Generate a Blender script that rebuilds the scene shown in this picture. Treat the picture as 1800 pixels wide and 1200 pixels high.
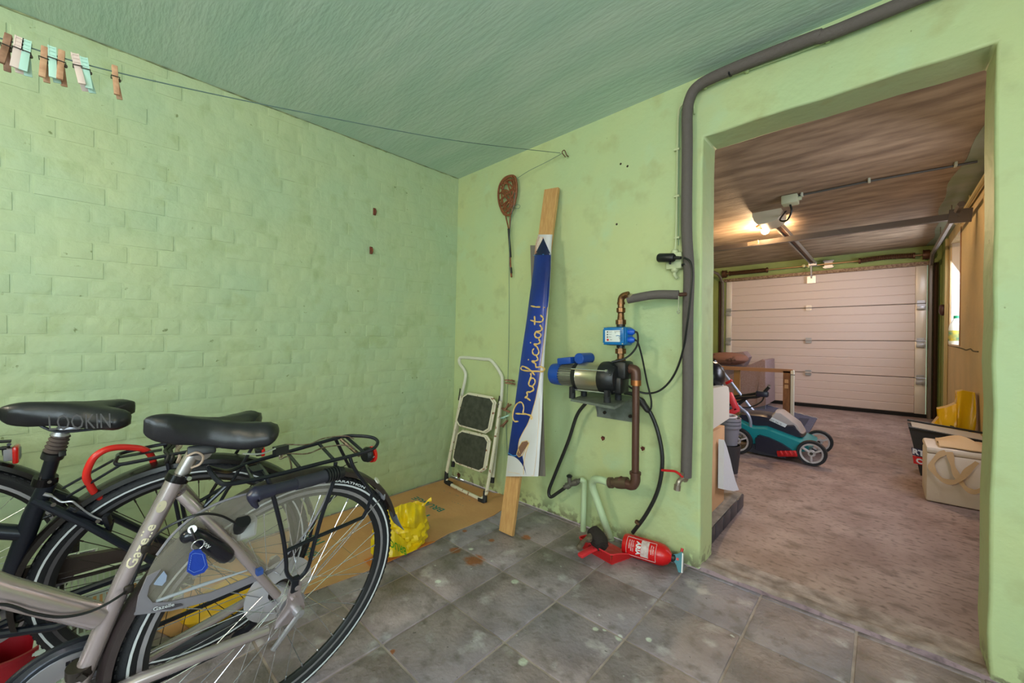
import bpy, math, random
import numpy as np
from mathutils import Vector, Matrix, Euler
random.seed(7)
C = bpy.context.scene
for o in list(bpy.data.objects): bpy.data.objects.remove(o)
PI = math.pi
# ------------------------------------------------------------------ camera
FP = 699.8; YAW = -0.7501; PIT = -0.0085; ROL = 0.0042; CH = 1.064
cy, sy, cp, sp = math.cos(YAW), math.sin(YAW), math.cos(PIT), math.sin(PIT)
fwd = Vector((sy*cp, cy*cp, sp)); rgt = Vector((cy, -sy, 0)); upv = rgt.cross(fwd)
R2 = rgt*math.cos(ROL) + upv*math.sin(ROL); U2 = upv*math.cos(ROL) - rgt*math.sin(ROL)
CO = Vector((0, 0, CH))
cam = bpy.data.cameras.new('camera'); camo = bpy.data.objects.new('camera', cam)
C.collection.objects.link(camo); C.camera = camo
cam.sensor_width = 36; cam.lens = FP/1800*36; cam.clip_start = 0.02; cam.clip_end = 100
mw = Matrix.Identity(4)
for i in range(3):
    mw[i][0] = R2[i]; mw[i][1] = U2[i]; mw[i][2] = -fwd[i]; mw[i][3] = CO[i]
camo.matrix_world = mw
def ray(u, v): return R2*((u-900)/FP) + U2*(-(v-600)/FP) + fwd
def P(u, v, **k):
    (ax, val), = k.items(); i = 'xyz'.index(ax); d = ray(u, v)
    return CO + d*((val-CO[i])/d[i])
def PP(u, v, q, n):
    d = ray(u, v); return CO + d*((Vector(q)-CO).dot(n)/d.dot(n))
# ------------------------------------------------------------------ world + lights
w = bpy.data.worlds.new('world'); C.world = w; w.use_nodes = True
bg = w.node_tree.nodes['Background']; bg.inputs[0].default_value = (0.80, 0.88, 1.0, 1); bg.inputs[1].default_value = 2.0
C.view_settings.view_transform = 'Standard'; C.view_settings.look = 'None'
C.view_settings.gamma = 1; C.view_settings.use_curve_mapping = False
C.view_settings.exposure = -0.12
def area(name, loc, target, sx, sy_, power, col):
    l = bpy.data.lights.new(name, 'AREA'); l.shape = 'RECTANGLE'; l.size = sx; l.size_y = sy_; l.energy = power; l.color = col
    o = bpy.data.objects.new(name, l); C.collection.objects.link(o); o.location = loc
    o.rotation_euler = (Vector(target)-Vector(loc)).to_track_quat('-Z', 'Y').to_euler(); return o
def point(name, loc, power, col, r=0.04):
    l = bpy.data.lights.new(name, 'POINT'); l.energy = power; l.color = col; l.shadow_soft_size = r
    o = bpy.data.objects.new(name, l); C.collection.objects.link(o); o.location = loc; return o
area('window_daylight', (0.75, -1.78, 1.25), (-1.6, 1.9, 0.5), 1.3, 1.2, 58, (0.76, 0.92, 1.0))
area('room_side_fill', (1.68, -0.5, 1.0), (-2.4, -0.5, 0.85), 1.2, 1.2, 30, (0.78, 0.92, 1.0))  # added cool fill from the unseen right side of the room
area('room_left_fill', (-1.35, -1.88, 2.02), (-1.25, 1.9, 1.2), 0.4, 0.3, 38, (1.0, 0.86, 0.66))  # added warm fill high behind the camera; its window is invented
point('room_warm_fill', (0.30, -0.35, 1.88), 19, (1.0, 0.76, 0.46), 0.06)  # added unseen warm lamp for the upper walls and ceiling, no bulb modelled
area('garage_window_daylight', (0.78, 6.6, 1.6), (-1.3, 6.6, 0.6), 0.8, 1.05, 42, (0.82, 0.88, 1.0))
point('garage_bulb_light', (-.98, 5.2, 2.2), 105, (1.0, 0.68, 0.38), 0.045)
area('garage_side_fill', (0.72, 3.25, 1.5), (-1.2, 4.4, 0.2), 0.9, 0.9, 26, (0.84, 0.86, 1.0))  # added fill lamp in the garage side wall, hidden by the right jamb
# ------------------------------------------------------------------ materials
def lin(c):
    return tuple(((x/255)/12.92 if x/255 <= .04045 else ((x/255+.055)/1.055)**2.4) for x in c)
MC = {}
def M(name, col, rough=.5, metal=0., col2=None, scale=8., bump=0., bscale=40., stretch=(1, 1, 1), lo=.35, hi=.65, alpha=None, emit=0., trans=0., coat=0., detail=5., world=True):
    if name in MC: return MC[name]
    m = bpy.data.materials.new(name); m.use_nodes = True; nt = m.node_tree; b = nt.nodes['Principled BSDF']
    c1 = lin(col)+(1,); b.inputs['Base Color'].default_value = c1
    b.inputs['Roughness'].default_value = rough; b.inputs['Metallic'].default_value = metal
    if coat: b.inputs['Coat Weight'].default_value = coat
    if trans: b.inputs['Transmission Weight'].default_value = trans
    if alpha is not None: b.inputs['Alpha'].default_value = alpha
    if emit: b.inputs['Emission Color'].default_value = c1; b.inputs['Emission Strength'].default_value = emit
    if col2 is not None or bump:
        g = nt.nodes.new('ShaderNodeNewGeometry'); mp = nt.nodes.new('ShaderNodeMapping'); mp.inputs['Scale'].default_value = stretch
        nt.links.new(g.outputs['Position'], mp.inputs['Vector'])
    if col2 is not None:
        n = nt.nodes.new('ShaderNodeTexNoise'); n.inputs['Scale'].default_value = scale; n.inputs['Detail'].default_value = detail
        nt.links.new(mp.outputs[0], n.inputs['Vector'])
        r = nt.nodes.new('ShaderNodeValToRGB'); r.color_ramp.elements[0].position = lo; r.color_ramp.elements[1].position = hi
        r.color_ramp.elements[0].color = c1; r.color_ramp.elements[1].color = lin(col2)+(1,)
        nt.links.new(n.outputs['Fac'], r.inputs['Fac']); nt.links.new(r.outputs['Color'], b.inputs['Base Color'])
    if bump:
        n2 = nt.nodes.new('ShaderNodeTexNoise'); n2.inputs['Scale'].default_value = bscale; n2.inputs['Detail'].default_value = 4
        nt.links.new(mp.outputs[0], n2.inputs['Vector'])
        bp = nt.nodes.new('ShaderNodeBump'); bp.inputs['Strength'].default_value = bump; bp.inputs['Distance'].default_value = .01
        nt.links.new(n2.outputs['Fac'], bp.inputs['Height']); nt.links.new(bp.outputs[0], b.inputs['Normal'])
    MC[name] = m; return m
def nd(m): return m.node_tree.nodes, m.node_tree.links, m.node_tree.nodes['Principled BSDF']
def mixin(m, fac_socket, col):
    """mix a colour over the present base colour"""
    N, L, b = nd(m); mx = N.new('ShaderNodeMix'); mx.data_type = 'RGBA'
    if b.inputs['Base Color'].links: L.new(b.inputs['Base Color'].links[0].from_socket, mx.inputs[6])
    else: mx.inputs[6].default_value = b.inputs['Base Color'].default_value
    mx.inputs[7].default_value = lin(col)+(1,); L.new(fac_socket, mx.inputs[0]); L.new(mx.outputs[2], b.inputs['Base Color'])
def noisefac(m, scale, lo, hi, stretch=(1, 1, 1), off=(0, 0, 0), detail=4):
    N, L, b = nd(m); g = N.new('ShaderNodeNewGeometry'); mp = N.new('ShaderNodeMapping'); mp.inputs['Scale'].default_value = stretch; mp.inputs['Location'].default_value = off
    n = N.new('ShaderNodeTexNoise'); n.inputs['Scale'].default_value = scale; n.inputs['Detail'].default_value = detail
    L.new(g.outputs['Position'], mp.inputs[0]); L.new(mp.outputs[0], n.inputs['Vector'])
    r = N.new('ShaderNodeMapRange'); r.inputs[1].default_value = lo; r.inputs[2].default_value = hi
    L.new(n.outputs['Fac'], r.inputs[0]); return r.outputs[0]
def spotfac(m, pos, rad, rough=.6, nscale=18):
    N, L, b = nd(m); g = N.new('ShaderNodeNewGeometry'); d = N.new('ShaderNodeVectorMath'); d.operation = 'DISTANCE'
    L.new(g.outputs['Position'], d.inputs[0]); d.inputs[1].default_value = pos
    n = N.new('ShaderNodeTexNoise'); n.inputs['Scale'].default_value = nscale; L.new(g.outputs['Position'], n.inputs['Vector'])
    a = N.new('ShaderNodeMath'); a.operation = 'MULTIPLY_ADD'; L.new(n.outputs['Fac'], a.inputs[0]); a.inputs[1].default_value = rad*2*rough; L.new(d.outputs['Value'], a.inputs[2])
    r = N.new('ShaderNodeMapRange'); r.inputs[1].default_value = rad*(1+rough); r.inputs[2].default_value = rad*(.6+rough); L.new(a.outputs[0], r.inputs[0])
    return r.outputs[0]
def zfac(m, z0, z1, nscale, lo, hi):
    """mask where world z < z1 fading, broken by noise"""
    N, L, b = nd(m); g = N.new('ShaderNodeNewGeometry'); s = N.new('ShaderNodeSeparateXYZ'); L.new(g.outputs['Position'], s.inputs[0])
    r = N.new('ShaderNodeMapRange'); r.inputs[1].default_value = z1; r.inputs[2].default_value = z0; L.new(s.outputs[2], r.inputs[0])
    f = noisefac(m, nscale, lo, hi); mu = N.new('ShaderNodeMath'); mu.operation = 'MULTIPLY'; L.new(r.outputs[0], mu.inputs[0]); L.new(f, mu.inputs[1]); return mu.outputs[0]
PLASTER = M('green_plaster', (190, 200, 146), .55, col2=(180, 199, 152), scale=2.2, bump=.55, bscale=14)
mixin(PLASTER, noisefac(PLASTER, 5, .62, .8), (180, 204, 164))
mixin(PLASTER, zfac(PLASTER, 0, .10, 22, .48, .56), (112, 108, 84))
mixin(PLASTER, noisefac(PLASTER, 9, .56, .72, off=(7, 3, 1), detail=8), (176, 186, 136))
mixin(PLASTER, noisefac(PLASTER, 38, .74, .78, off=(3, 1, 2)), (120, 130, 84))
BRICKP = M('green_brick_paint', (182, 196, 154), .5, col2=(174, 194, 158), scale=3, bump=.35, bscale=30)
mixin(BRICKP, noisefac(BRICKP, 9, .56, .72, off=(7, 3, 1), detail=8), (168, 184, 140))
mixin(BRICKP, noisefac(BRICKP, 30, .71, .76, off=(5, 1, 2)), (126, 140, 96))
CEIL = M('teal_ceiling_paint', (180, 208, 196), .5, col2=(196, 216, 206), scale=5, stretch=(.4, 1.7, 1), bump=.28, bscale=40, detail=8)
GCEIL = M('garage_ceiling_wood', (124, 104, 86), .7, col2=(170, 148, 124), scale=6, stretch=(.5, 1.6, 1), bump=.3, bscale=40, detail=8)
GWALL = M('garage_green_wall', (150, 164, 98), .7, col2=(136, 152, 92), scale=3, bump=.3)
GCREAM = M('garage_cream_wall', (214, 188, 142), .7, col2=(200, 178, 136), scale=3, bump=.3)
TILE = M('floor_tile_stone', (128, 114, 118), .5, col2=(168, 150, 154), scale=5, bump=.4, bscale=60, detail=9)
mixin(TILE, noisefac(TILE, 1.6, .45, .7, off=(2, 7, 0)), (146, 138, 152))
mixin(TILE, noisefac(TILE, 3.4, .56, .72, off=(9, 3, 0), detail=9), (98, 90, 84))
mixin(TILE, noisefac(TILE, 17, .52, .78, off=(4, 4, 0), detail=8), (104, 94, 92))
mixin(TILE, noisefac(TILE, 8, .58, .70, off=(14, 2, 0), detail=9), (186, 176, 182))
mixin(TILE, noisefac(TILE, 55, .69, .76, off=(1, 9, 0), detail=3), (84, 76, 72))
mixin(TILE, noisefac(TILE, 30, .77, .80, off=(1, 2, 0), detail=1), (188, 186, 186))
for (px_, py_, r_) in ((835, 985, .055), (800, 968, .035), (865, 950, .02), (817, 933, .016), (925, 945, .03), (690, 1145, .012)):
    mixin(TILE, spotfac(TILE, tuple(P(px_, py_, z=0)), r_, .7, 22), (150, 92, 62))
for (px_, py_, r_) in ((1047, 1105, .012), (1088, 1121, .016), (1140, 1124, .012), (920, 1162, .018), (905, 1022, .02), (1063, 1107, .008), (828, 965, .014), (770, 1022, .015)):
    mixin(TILE, spotfac(TILE, tuple(P(px_, py_, z=0)), r_, .5, 40), (205, 208, 200))
GROUT = M('floor_grout', (190, 172, 168), .8, col2=(150, 134, 130), scale=9, bump=.4)
CONC = M('garage_concrete', (136, 114, 110), .5, col2=(164, 144, 140), scale=3.2, stretch=(1.2, 1, 1), bump=.2, bscale=50, detail=9)
mixin(CONC, noisefac(CONC, 7, .54, .74, stretch=(1, 1.4, 1), detail=8), (104, 88, 84))
mixin(CONC, noisefac(CONC, 30, .52, .72, stretch=(1, 1.5, 1), off=(3, 3, 0), detail=8), (96, 80, 76))
mixin(CONC, noisefac(CONC, 24, .70, .76, stretch=(1, 2, 1)), (160, 150, 140))
SILL = M('threshold_stone', (180, 162, 158), .8, col2=(126, 110, 104), scale=14, bump=.5, bscale=60)
BLACK = M('black_plastic', (24, 25, 28), .42); BLACKM = M('black_metal', (30, 32, 40), .32, .3); RUBBER = M('rubber', (27, 28, 33), .62, bump=.2, bscale=300)
BLACKF = M('black_painted_frame', (24, 28, 40), .3, .2)
SILV = M('grey_metallic_frame', (190, 176, 178), .26, .7, coat=.2); CHROME = M('chrome', (215, 215, 220), .18, .85); ALU = M('aluminium', (178, 176, 182), .35, .6)
SADDLE = M('black_saddle', (34, 34, 38), .34, col2=(28, 28, 32), scale=30, bump=.05, bscale=400)
WHITE = M('white_paint', (214, 212, 200), .45); LINEW = M('white_line', (215, 218, 222), .4)
RED = M('red_plastic', (200, 30, 34), .35); REDL = M('red_lamp', (200, 24, 16), .2, coat=.6)
GREYP = M('grey_plastic', (128, 128, 134), .45); LGREY = M('light_grey_trim', (165, 170, 180), .4)
STEELD = M('dark_steel', (70, 64, 60), .45, .8); BRASS = M('aged_brass', (142, 100, 62), .4, .8, col2=(104, 76, 54), scale=60)
BROWNP = M('brown_pipe', (92, 62, 52), .4, .3); INSUL = M('grey_foam_insulation', (96, 88, 86), .8, bump=.3, bscale=90)
WOOD = M('pale_wood', (206, 160, 104), .5, col2=(190, 140, 88), scale=14, stretch=(6, 6, .5), bump=.05)
DWOOD = M('brown_wood', (146, 100, 62), .6, col2=(116, 76, 48), scale=10, stretch=(3, 3, 1))
CARD = M('brown_cardboard', (208, 156, 108), .75, col2=(198, 144, 98), scale=4, bump=.15, bscale=40)
YEL = M('yellow_plastic_film', (240, 202, 22), .28, bump=.3, bscale=26); YEL2 = M('yellow_sack_film', (226, 180, 10), .3, bump=.3, bscale=20)
TEAL = M('teal_print', (20, 118, 110), .6); GREENP = M('green_print', (70, 150, 20), .5)
GLASS = M('clear_glass', (235, 245, 245), .05, trans=1.)
# ------------------------------------------------------------------ mesh builder
def CR(pts, n=6, closed=False):
    pts = [Vector(p) for p in pts]; N = len(pts); out = []
    if N < 3: return pts
    rng = range(N if closed else N-1)
    for i in rng:
        p1 = pts[i]; p2 = pts[(i+1) % N]
        p0 = pts[i-1] if (closed or i > 0) else p1*2-p2
        p3 = pts[(i+2) % N] if (closed or i+2 < N) else p2*2-p1
        for k in range(n):
            t = k/n
            out.append(.5*((2*p1)+(p2-p0)*t+(2*p0-5*p1+4*p2-p3)*t*t+(3*p1-p0-3*p2+p3)*t**3))
    if not closed: out.append(pts[-1])
    return out
class MB:
    def __init__(s): s.v = []; s.f = []; s.m = []
    def add(s, vs, fs, mi=0):
        b = len(s.v); s.v += [Vector(v) for v in vs]; s.f += [tuple(b+i for i in f) for f in fs]; s.m += [mi]*len(fs); return s
    def box(s, c, size, rot=None, mi=0, bev=0.):
        c = Vector(c); hx, hy, hz = [q/2 for q in size]; R = rot if rot is not None else Matrix.Identity(3)
        if bev <= 0:
            vs = [c+R@Vector((x*hx, y*hy, z*hz)) for x in (-1, 1) for y in (-1, 1) for z in (-1, 1)]
            return s.add(vs, [(0, 1, 3, 2), (4, 6, 7, 5), (0, 4, 5, 1), (2, 3, 7, 6), (0, 2, 6, 4), (1, 5, 7, 3)], mi)
        import bmesh
        bm = bmesh.new(); bmesh.ops.create_cube(bm, size=1)
        for v in bm.verts: v.co = Vector((v.co.x*size[0], v.co.y*size[1], v.co.z*size[2]))
        bmesh.ops.bevel(bm, geom=list(bm.edges), offset=bev, segments=2, profile=.5, affect='EDGES')
        bm.verts.ensure_lookup_table()
        s.add([c+R@v.co for v in bm.verts], [[v.index for v in f.verts] for f in bm.faces], mi); bm.free(); return s
    def bar(s, a, b, w, h, up=(0, 0, 1), mi=0, bev=0.):
        a, b = Vector(a), Vector(b); d = b-a; L = d.length; z = d/L; u = Vector(up); x = u.cross(z)
        if x.length < 1e-4: x = Vector((1, 0, 0)).cross(z)
        x.normalize(); y = z.cross(x); R = Matrix((x, y, z)).transposed()
        return s.box((a+b)/2, (w, h, L), R, mi, bev)   # w across, h along up
    def tube(s, pts, r, n=8, closed=False, mi=0, cap=True, flat=None):
        pts = [Vector(p) for p in pts]; N = len(pts); rs = list(r) if hasattr(r, '__len__') else [r]*N
        if len(rs) != N: rs = [rs[0]+(rs[-1]-rs[0])*i/(N-1) for i in range(N)]
        T = []
        for i in range(N):
            if closed: t = pts[(i+1) % N]-pts[i-1]
            else: t = pts[min(i+1, N-1)]-pts[max(i-1, 0)]
            T.append(t.normalized() if t.length > 1e-9 else Vector((0, 0, 1)))
        ref = Vector((0, 0, 1)) if abs(T[0].z) < .9 else Vector((1, 0, 0))
        x = (ref-T[0]*ref.dot(T[0])).normalized(); vs = []
        for i in range(N):
            x = x-T[i]*x.dot(T[i])
            x = x.normalized() if x.length > 1e-6 else T[i].orthogonal().normalized()
            y = T[i].cross(x)
            for k in range(n):
                a = 2*PI*k/n; vs.append(pts[i]+(x*math.cos(a)+y*math.sin(a))*rs[i])
        fs = []
        for i in range(N if closed else N-1):
            j = (i+1) % N
            for k in range(n): fs.append((i*n+k, i*n+(k+1) % n, j*n+(k+1) % n, j*n+k))
        if cap and not closed: fs += [tuple(range(n-1, -1, -1)), tuple((N-1)*n+k for k in range(n))]
        return s.add(vs, fs, mi)
    def cyl(s, a, b, r, n=16, mi=0, r2=None): return s.tube([a, b], [r, r if r2 is None else r2], n, mi=mi)
    def lathe(s, o, axis, prof, n=20, mi=0):
        o = Vector(o); ax = Vector(axis).normalized(); x = ax.orthogonal().normalized(); y = ax.cross(x); vs = []; fs = []
        for (r, h) in prof:
            for k in range(n):
                a = 2*PI*k/n; vs.append(o+ax*h+(x*math.cos(a)+y*math.sin(a))*max(r, 1e-5))
        for i in range(len(prof)-1):
            for k in range(n): fs.append((i*n+k, i*n+(k+1) % n, (i+1)*n+(k+1) % n, (i+1)*n+k))
        return s.add(vs, fs, mi)
    def prism(s, poly, th, mi=0):
        poly = [Vector(p) for p in poly]; th = Vector(th); n = len(poly)
        vs = poly+[p+th for p in poly]
        fs = [tuple(range(n-1, -1, -1)), tuple(range(n, 2*n))]+[(i, (i+1) % n, n+(i+1) % n, n+i) for i in range(n)]
        return s.add(vs, fs, mi)
    def grid(s, fn, nu, nv, mi=0, th=None):
        vs = [Vector(fn(i/nu, j/nv)) for i in range(nu+1) for j in range(nv+1)]
        fs = [(i*(nv+1)+j, (i+1)*(nv+1)+j, (i+1)*(nv+1)+j+1, i*(nv+1)+j+1) for i in range(nu) for j in range(nv)]
        if th is not None:
            t = Vector(th); K = len(vs); W_ = nv+1
            fs2 = [tuple(K+q for q in reversed(f)) for f in fs]; vs = vs+[v+t for v in vs]
            rim = [j for j in range(W_)]+[i*W_+nv for i in range(1, nu+1)]+[nu*W_+j for j in range(nv-1, -1, -1)]+[i*W_ for i in range(nu-1, 0, -1)]
            fs3 = [(rim[i], rim[(i+1) % len(rim)], K+rim[(i+1) % len(rim)], K+rim[i]) for i in range(len(rim))]
            fs = fs+fs2+fs3
        return s.add(vs, fs, mi)
    def ball(s, c, r, n=10, mi=0, sc=(1, 1, 1)):
        c = Vector(c); vs = []; fs = []; m_ = n//2+1
        for i in range(m_+1):
            th = PI*i/m_
            for k in range(n):
                a = 2*PI*k/n; vs.append(c+Vector((math.sin(th)*math.cos(a)*r*sc[0], math.sin(th)*math.sin(a)*r*sc[1], math.cos(th)*r*sc[2])))
        for i in range(m_):
            for k in range(n): fs.append((i*n+k, i*n+(k+1) % n, (i+1)*n+(k+1) % n, (i+1)*n+k))
        return s.add(vs, fs, mi)
    def mesh(s, name, mats, org=(0, 0, 0), angle=35):
        import bmesh
        me = bpy.data.meshes.new(name); o = Vector(org)
        me.from_pydata([tuple(v-o) for v in s.v], [], s.f)
        for m_ in (mats if isinstance(mats, (list, tuple)) else [mats]): me.materials.append(m_)
        if len(me.materials) > 1: me.polygons.foreach_set('material_index', s.m)
        bm = bmesh.new(); bm.from_mesh(me)
        bmesh.ops.remove_doubles(bm, verts=bm.verts, dist=2e-6)
        bmesh.ops.recalc_face_normals(bm, faces=bm.faces); bm.to_mesh(me); bm.free()
        me.polygons.foreach_set('use_smooth', [True]*len(me.polygons))
        me.set_sharp_from_angle(angle=math.radians(angle)); me.update(); return me
    def build(s, name, mats, parent=None, angle=35, org=None, label=None):
        if parent is not None: org = parent['_o']
        elif org is None:
            zs = s.v; org = (sum(v.x for v in zs)/len(zs), sum(v.y for v in zs)/len(zs), min(v.z for v in zs))
        me = s.mesh(name, mats, org, angle); o = bpy.data.objects.new(name, me); C.collection.objects.link(o)
        o['_o'] = tuple(org)
        if parent is not None: o.parent = parent
        else: o.location = org
        if label: o['label'] = label
        return o
def tag(o, label, cat, group=None, kind=None):
    o['label'] = label; o['category'] = cat
    if group: o['group'] = group
    if kind: o['kind'] = kind
    return o
def thing(name, label, cat, loc, group=None):
    o = bpy.data.objects.new(name, None); C.collection.objects.link(o); o.location = loc; o.empty_display_size = .05
    o['_o'] = tuple(loc); return tag(o, label, cat, group)
def struct(name, mb, m, parent=None, angle=35, org=(0, 0, 0), label=None):
    o = mb.build(name, m, parent, angle, org)
    if parent is None: o['kind'] = 'structure'
    if label: o['label'] = label
    return o
def inst(name, me, parent, loc, rot=None):
    o = bpy.data.objects.new(name, me); C.collection.objects.link(o); o.parent = parent; o.location = loc
    if rot is not None: o.rotation_euler = rot
    return o
def copy_tree(o, parent=None):
    c = o.copy(); C.collection.objects.link(c); c.parent = parent
    for ch in o.children: copy_tree(ch, c)
    return c
_tc = {}
def text_geo(s, size=1., bold=0.):
    cu = bpy.data.curves.new('t', 'FONT'); cu.body = s; cu.size = size; cu.resolution_u = 2; cu.offset = bold
    ob = bpy.data.objects.new('t', cu); C.collection.objects.link(ob)
    bpy.context.view_layer.update()
    me = bpy.data.meshes.new_from_object(ob.evaluated_get(bpy.context.evaluated_depsgraph_get()))
    vs = [(v.co.x, v.co.y) for v in me.vertices]; fs = [tuple(p.vertices) for p in me.polygons]
    bpy.data.objects.remove(ob); bpy.data.meshes.remove(me); bpy.data.curves.remove(cu); return vs, fs
def text_on(s, fn, size=1., bold=0., fit=None):
    """lettering mapped through fn(x, y) -> 3D; fit=(w,h) scales the text box to that size"""
    vs, fs = text_geo(s, size, bold); x0 = min(v[0] for v in vs); x1 = max(v[0] for v in vs); y0 = min(v[1] for v in vs); y1 = max(v[1] for v in vs)
    if fit: vs = [((v[0]-x0)/(x1-x0)*fit[0], (v[1]-y0)/(y1-y0)*fit[1]) for v in vs]
    mb = MB(); mb.add([fn(*v) for v in vs], fs); return mb
# ================================================================== STRUCTURE
HC = 2.262; YB = 1.925; YT = 2.105; DL = -.607; DR = .25; DH = 1.985
def xl(z): return -2.42+.07*z/HC
fl = struct('floor', MB().box((-.36, 0.0, -.054), (4.2, 3.85, .1)), GROUT)
full = None
for i in range(-5, 11):
    for j in range(-11, 3):
        x0 = max(-1.261+.3*i, -2.44)+.0045; x1 = min(-1.261+.3*(i+1), 1.7)-.0045
        y0 = max(1.299+.3*j, -1.9)+.0045; y1 = min(1.299+.3*(j+1), YB+.004)-.0045
        if x1-x0 < .02 or y1-y0 < .01: continue
        isfull = x1-x0 > .29 and y1-y0 > .29
        if isfull and full is not None: me = full
        else:
            me = MB().box((0, 0, -.006), (x1-x0, y1-y0, .013), bev=.0022).mesh('tile', TILE)
            if isfull: full = me
        t = inst('tile', me, fl, ((x0+x1)/2, (y0+y1)/2, random.uniform(-.0012, .0008)), (random.uniform(-.003, .003), random.uniform(-.003, .003), 0))
# far concrete floor
struct('floor', MB().box((-.8, 5.0, -.05), (3.2, 5.95, .1)), CONC)
mb = MB()
mb.grid(lambda u, v: (DL-.01+(DR-DL+.02)*u, YB+.002+.075*v, (.022+.004*math.sin(u*31))*math.sin(PI*min(1, .18+v*.82))**.5-.002+.002*math.sin(u*17)), 24, 8)
mb.box(((DL+DR)/2, 2.045, .0), (DR-DL+.02, .12, .012))
struct('trim_1', mb, SILL)
# back wall with the doorway
def wob(a, k=.004): return a+random.uniform(-k, k)
poly = [(-2.46, 0), (-2.46, HC+.01), (1.72, HC+.01), (1.72, 0)]
n_ = 14
poly += [(wob(DR), 0)]+[(wob(DR), DH*i/n_) for i in range(1, n_)]+[(DR, DH)]
poly += [(DR+(DL-DR)*i/8, wob(DH, .003)) for i in range(1, 8)]+[(DL, DH)]+[(wob(DL), DH*(1-i/n_)) for i in range(1, n_)]+[(wob(DL), 0)]
wb = struct('wall_back', MB().prism([(x, YB, z) for x, z in poly], (0, YT-YB, 0)), PLASTER, angle=50)
bv = wb.modifiers.new('soft', 'BEVEL'); bv.width = .009; bv.segments = 3; bv.limit_method = 'ANGLE'; bv.angle_limit = math.radians(60)
# painted brick wall, leaning a little outwards at its foot
mb = MB()
vs = [(xl(-.02), -1.95, -.02), (xl(-.02), 2.0, -.02), (xl(HC+.05), 2.0, HC+.05), (xl(HC+.05), -1.95, HC+.05)]
mb.prism(vs, (-.2, 0, 0)); wl = struct('wall_left', mb, BRICKP)
def brick_mesh(wd, ht):
    m_ = MB(); d = .0016; e = .008; a = [(-.004, y*wd/2, z*ht/2) for y, z in ((-1, -1), (1, -1), (1, 1), (-1, 1))]
    b = [(d*.45, y*(wd/2-.002), z*(ht/2-.002)) for y, z in ((-1, -1), (1, -1), (1, 1), (-1, 1))]
    c = [(d, y*(wd/2-e), z*(ht/2-e)) for y, z in ((-1, -1), (1, -1), (1, 1), (-1, 1))]
    fs = [(8, 9, 10, 11)]+[(i, (i+1) % 4, 4+(i+1) % 4, 4+i) for i in range(4)]+[(4+i, 4+(i+1) % 4, 8+(i+1) % 4, 8+i) for i in range(4)]
    return m_.add(a+b+c, fs)
bms = {}
cells = []
r = 0; z = .005
lean = -math.atan(.07/HC)
while z < HC-.03:
    ht = min(.070, HC-z-.004); header = (r % 2 == 0)
    bw = .1 if header else .2; y = -.7+(.02 if header else -.03)+random.uniform(-.02, .02)
    while y < YB:
        ww = bw*random.uniform(.93, 1.05); y1 = min(y+ww, YB)
        if y1-y > .03: cells.append(((y+y1)/2, z+ht/2, y1-y-.007, ht))
        y = y1
    z += .0762; r += 1
def cellkey(c_):
    q = Vector((xl(c_[1]), c_[0], c_[1]))-CO; dep = q.dot(fwd); u = 900+FP*q.dot(R2)/max(dep, .01); v = 600-FP*q.dot(U2)/max(dep, .01)
    vis = -30 < u < 820 and v < (750 if u < 480 else 880)
    return (0 if vis else 1, dep)
cells.sort(key=cellkey)
stf = MB()
for k, (yy, zz, wd, ht) in enumerate(cells):
    if k < 298:
        key = (round(wd/.006), round(ht, 3))
        if key not in bms: bms[key] = brick_mesh(key[0]*.006, ht).mesh('brick', BRICKP)
        inst('brick', bms[key], wl, (xl(zz)+random.uniform(-.0008, .0012), yy, zz), (random.uniform(-.006, .006), -lean+random.uniform(-.008, .008), random.uniform(-.006, .006)))
    else:
        m_ = brick_mesh(wd, ht); stf.add([Vector((xl(zz)+v.x, yy+v.y, zz+v.z)) for v in m_.v], m_.f)
o = struct('brick', stf, BRICKP, wl); o['kind'] = 'stuff'
struct('ceiling', MB().box((-.36, 0, HC+.06), (4.3, 4.1, .12)), CEIL)
# crumbling seam of plaster along the ceiling edges
mb = MB(); pts = []
for i in range(60):
    y = -.6+i*2.52/59; pts.append((xl(HC)+.002, y, HC-.001+random.uniform(-.002, .001)))
mb.tube(pts, [random.choice((.0012, .002, .0035, .0045)) for _ in pts], 5)
struct('trim_2', mb, M('crumbled_plaster', (104, 116, 88), .9, col2=(150, 160, 120), scale=30, bump=.6))
# unseen half of the room
struct('wall_right', MB().box((1.78, .0, HC/2), (.16, 4.1, HC+.1)), PLASTER)
mb = MB(); X0, X1 = -2.6, 1.8
mb.box(((X0-.3)/2-.1, -1.98, HC/2), (abs(X0+.3)+.25, .16, HC)) if False else None
for (a, b, c, d) in ((X0, -.25, 0, HC), (1.35, X1, 0, HC), (-.25, 1.35, 0, .55), (-.25, 1.35, 1.95, HC)):
    mb.box(((a+b)/2, -1.98, (c+d)/2), (b-a, .16, d-c))
struct('wall_front', mb, PLASTER)
wf = struct('window_1', MB().bar((-.25, -1.98, .57), (1.35, -1.98, .57), .06, .05).bar((-.25, -1.98, 1.93), (1.35, -1.98, 1.93), .06, .05).bar((-.22, -1.98, .55), (-.22, -1.98, 1.95), .06, .06).bar((1.32, -1.98, .55), (1.32, -1.98, 1.95), .06, .06).bar((.55, -1.98, .55), (.55, -1.98, 1.95), .05, .05), WHITE)
struct('pane', MB().box((.55, -2.0, 1.25), (1.5, .006, 1.35)), GLASS, wf)
def rect_frame(a, b, c, d, w_):
    m_ = MB()
    for p_, q_ in ((a, b), (b, c), (c, d), (d, a)): m_.bar(p_, q_, w_, w_)
    return m_
wf3 = struct('added_window_3', rect_frame((1.70, -1.14, .36), (1.70, .14, .36), (1.70, .14, 1.64), (1.70, -1.14, 1.64), .06), WHITE)  # invented frame on the solid wall, added around the side fill
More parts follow.
